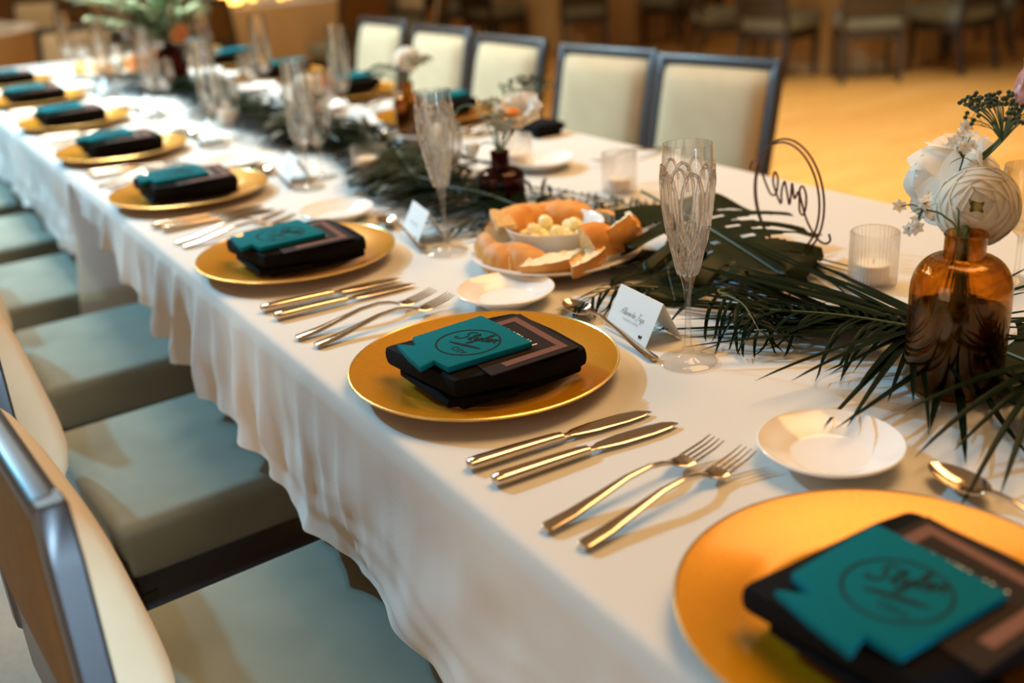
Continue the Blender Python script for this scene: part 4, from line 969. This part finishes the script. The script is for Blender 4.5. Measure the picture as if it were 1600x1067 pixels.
def bread(L, ln, wd, ht):
    """wedge of baguette cut on the bias: rounded crust outside and below, torn flat crumb on top and inside"""
    t = thing('bread_slice', L, 'bread', (0, 0, 0), 0, 'bread slices on the white plate')
    n, m_ = 10, 10; v, f = [], []
    def sec(i):
        u = -1+2*i/m_; return ln/2*u, (1-.16*abs(u)**2), u
    for i in range(m_+1):
        x, tap, u = sec(i)
        for k in range(n+1):
            a = pi/2*k/n; y = -wd*tap*cos(a)**.8; z = -ht*tap*sin(a)**.8
            v.append((x-.6*y*(-1)+.0015*sin(k*1.7+i), y, z+.0012*sin(u*9+a*6)))
    for i in range(m_):
        for k in range(n): a = i*(n+1)+k; f.append((a, a+n+1, a+n+2, a+1))
    mk('crust', (v, f), 'crust', t)
    v2, f2 = [], []
    def face(pts):                                   # grid of points, rows first
        o = len(v2); r_ = len(pts); c_ = len(pts[0])
        for row in pts: v2.extend(row)
        for i in range(r_-1):
            for k in range(c_-1): a = o+i*c_+k; f2.append((a, a+1, a+c_+1, a+c_))
    face([[(sec(i)[0]+.6*(-wd*sec(i)[1]*q), -wd*sec(i)[1]*q, .0022*sin(i*2.3+q*5)*(q < .99)) for q in (0, .25, .5, .75, 1)] for i in range(m_+1)])
    face([[(sec(i)[0]+.0, .0014*sin(i*1.9+q*6)*(q < .99), -ht*sec(i)[1]*q) for q in (0, .33, .66, 1)] for i in range(m_+1)])
    for i in (0, m_):
        x, tap, u = sec(i); o = len(v2); v2.append((x, 0, 0))
        ring = [v[i*(n+1)+k] for k in range(n+1)]; v2.extend(ring)
        for k in range(n): f2.append((o, o+1+k, o+2+k) if i == 0 else (o, o+2+k, o+1+k))
    mk('crumb', (v2, f2), 'crumb', t, True); return t
BREAD = [  # angle on plate, radius, height, spin, pitch, tilt, label
 (140, .092, .046, 8, 200, -36, 'tall crusty bread slice propped against the bowl before the dark bottle'),
 (116, .100, .034, 0, 190, 14, 'crusty bread slice behind the butter bowl, next to the tall one'),
 (92, .108, .032, 0, 184, 6, 'bread slice at the back rim of the plate'),
 (50, .104, .034, 0, 180, 0, 'rounded bread slice behind the bowl toward the monstera leaf'),
 (166, .092, .016, 6, -72, 6, 'bread chunk at plate side nearest the second flute'),
 (190, .094, .012, 8, -80, 0, 'bread chunk showing pale side below the second flute'),
 (214, .090, .012, -12, -96, 6, 'long dusty bread slice at the plate front toward the card'),
 (238, .098, .046, -4, 6, -6, 'bread slice with bright crumb at the plate front'),
 (262, .096, .047, 14, 2, -10, 'bread slice with crumb corner beside the front one'),
 (285, .080, .036, 0, -80, 10, 'upper bread slice resting against the bowl at the plate front'),
 (308, .096, .064, -34, -30, -18, 'big bread slice with pale oval crumb toward the monstera leaf'),
 (334, .096, .040, -10, -50, -8, 'outer bread slice at the rim under the monstera leaf'),
 (12, .090, .022, 0, -95, 0, 'bread slice behind the big pale one')]
bp = None
for (a, r_, z, sp_, pit, tl, L) in BREAD:
    if bp is None: bp = bread(L, .072, .040, .036); o = bp
    else: o = dup(bp, (0, 0, 0), 0, L)
    o.location = (BP[0]+r_*cos(R(a)), BP[1]+r_*sin(R(a)), ZT+z); o.rotation_euler = Euler((R(pit), R(tl), R(a+90+sp_)), 'XYZ')
    k_ = .74 if a in (166, 190) else 1.0; o.scale = (k_*random.uniform(.92, 1.12), random.uniform(.9, 1.1), random.uniform(.9, 1.1))
# far bread plate on the back table
sp2 = sp.copy(); C.objects.link(sp2); sp2.location = (0.35, 4.15, ZT); sp2['label'] = 'white bread plate on the back table before the end chair'
for k in range(7):
    a = 360/7*k; dup(bp, (0.35+.095*cos(R(a)), 4.15+.095*sin(R(a)), ZT+.036), R(a+90), 'bread slice heaped on the blurred far bread plate', 'bread slices on the far plate').rotation_euler = (R(-80), 0, R(a+90))
bo2 = bo.copy(); C.objects.link(bo2); bo2.location = (0.35, 4.15, ZT+.020); bo2['label'] = 'white bowl on the blurred far bread plate'

# ------------------------------------------------------------------ table number hoop
TN = thing('table_number', 'bronze wire hoop spelling one, standing behind the monstera leaf', 'table number', (0.604, 0.700, ZT), R(-103))
for off, rd in ((0.0016, .0900), (-0.0016, .0855)):
    P = [(rd*cos(2*pi*k/64-pi/2+.05), off*1.6+.0022*sin(2*pi*k/64), .0915+rd*sin(2*pi*k/64-pi/2+.05)*.985) for k in range(64)]
    mk('hoop', tube(P+[P[0]], .0017, 8, False), 'wire', TN)
# word seen from the far side; s runs from letter o to letter e
word = [(-.118, .070), (-.122, .058), (-.108, .048), (-.086, .052), (-.060, .075), (-.044, .103), (-.034, .130), (-.042, .142), (-.052, .128), (-.053, .104), (-.046, .086), (-.036, .092), (-.034, .118), (-.030, .128),
        (-.020, .112), (-.012, .140), (-.010, .116), (-.006, .096), (.002, .118), (.010, .138), (.018, .116), (.018, .092), (.028, .100), (.044, .128), (.040, .150), (.030, .138), (.034, .108), (.050, .102), (.068, .122), (.088, .150), (.104, .158), (.116, .148), (.118, .136)]
WP = smooth_path([(-a*.93, .001, .091+(b_-.108)*.78) for a, b_ in word], 6)
wz = WP
mk('wire_word', tube(wz, .0017, 8), 'wire', TN)
mk('base', rbox(.05, .03, .006, .001, 1, (0, 0, .003)), 'wire', TN)

# ------------------------------------------------------------------ hall behind
def round_table(L, x, y, rad, sk):
    t = thing('round_table', L, 'table', (x, y, 0.0005), 0, 'round tables of the hall')
    v, f = lathe([(.001, .745), (rad-.012, .745), (rad, .738), (rad+.01, .70), (rad+.03, .4), (rad+.06, .01)], 96, (0, 0, 0), lambda a, z: 1+(.035*sin(a*19+sin(a*3))*max(0, (.72-z)/.7)))
    mk('cloth_skirt', (v, f), 'beige_cloth', t)
    mk('top_cloth', lathe([(.001, .747), (rad-.012, .7475), (rad+.001, .742)], 64), sk, t)
    return t
HALL = [(-0.15, 7.95, .85, 'round table with glasses and candles behind the end chair', 'cloth'), (2.45, 8.1, .85, 'round table with the glowing lantern', 'cloth'), (3.9, 11.2, .85, 'round table behind the lantern table, deep in the hall', 'beige_cloth'),
        (5.9, 8.6, .85, 'round table behind the pale backed chairs, mid hall', 'beige_cloth'), (6.2, 5.5, .65, 'beige skirted round table at the dance floor edge', 'beige_cloth'), (8.75, 4.7, .8, 'beige skirted round table at the dance floor corner', 'beige_cloth')]
GL = ['around the glass and candle table', 'around the lantern table', 'around the deepest table', 'around the mid hall table', 'around the dance floor edge table', 'around the dance floor corner table']
for ti, (x, y, rad, L, sk) in enumerate(HALL):
    round_table(L, x, y, rad, sk)
    ph = [20, 8, 0, 10, 0, 15][ti]
    angs = [193, 230, 270, 310, 150] if ti == 4 else [45, 90, 135, 180] if ti == 0 else [ph+45*k for k in range(8)]
    spots_ = []
    for a in angs:
        cx, cy = x+(rad+.31)*cos(R(a)), y+(rad+.31)*sin(R(a))
        if (cx*0+cy) > 10.6 or cy > 13: continue
        px_ = (cam.matrix_world.inverted() @ Vector((cx, cy, .6))); sx_ = 800-px_.x/px_.z*1656
        if -140 < sx_ < 1740: spots_.append((sx_, cx, cy, a))
    for k, (sx_, cx, cy, a) in enumerate(sorted(spots_)):
        dup(proto2, (cx, cy, 0.0065 if cx < .6 else 0.0005), R(a+180), 'dark framed banquet chair %s, %s counted from the left' % (GL[ti], ORD[k]), 'banquet chairs '+GL[ti])
lt = thing('lantern', 'glowing orange lantern on the round table', 'lantern', (2.0, 7.55, .7482))
mk('lantern_shade', lathe([(.05, .02), (.075, .03), (.085, .12), (.07, .2), (.05, .21)], 24), 'glow', lt)
mk('lantern_base', lathe([(.001, 0), (.09, 0), (.09, .015), (.06, .022), (.001, .022)], 24), 'wood', lt)
mk('lantern_cap', lathe([(.06, .205), (.065, .215), (.03, .25), (.001, .255)], 24), 'wood', lt)
# tableware on the two lit round tables
pl = None
rg = random.Random(17)
for ti, (x, y) in enumerate([(-.15, 7.95), (2.45, 8.1)]):
    for k in range(8):
        a = R(22+45*k); px, py = x+.60*cos(a), y+.60*sin(a)
        if pl is None: pl = mk('dinner_plate', lathe(plate_prof(.13, .085, .02, .005, .003), 32), 'china', None, True, (px, py, .7485)); tag(pl, 'white plate '+GL[ti].replace('around', 'laid on'), 'plate', 'white plates '+GL[ti].replace('around', 'on'))
        else: o = pl.copy(); C.objects.link(o); o.location = (px, py, .7485); o['label'] = 'white plate '+GL[ti].replace('around', 'laid on'); o['group'] = 'white plates '+GL[ti].replace('around', 'on')
        dup(gob, (x+.40*cos(a+.2), y+.40*sin(a+.2), .7485), 0, 'wine glass '+GL[ti].replace('around', 'standing on'), 'wine glasses '+GL[ti].replace('around', 'on'))
    for k in range(7):
        a = R(52*k+15); o = thing('candle_lamp', 'small glowing candle '+GL[ti].replace('around', 'standing on'), 'candle', (x+(.2+.09*(k % 2))*cos(a), y+(.2+.09*(k % 2))*sin(a), .7485), 0, 'candles '+GL[ti].replace('around', 'on'))
        mk('cup', lathe([(.001, 0), (.03, 0), (.035, .05), (.033, .05), (.028, .004), (.001, .004)], 20), 'clear', o)
        mk('flame_wax', lathe([(.001, .005), (.022, .005), (.022, .03), (.006, .034), (.001, .045)], 16), 'glow', o)
bpy.context.view_layer.update()
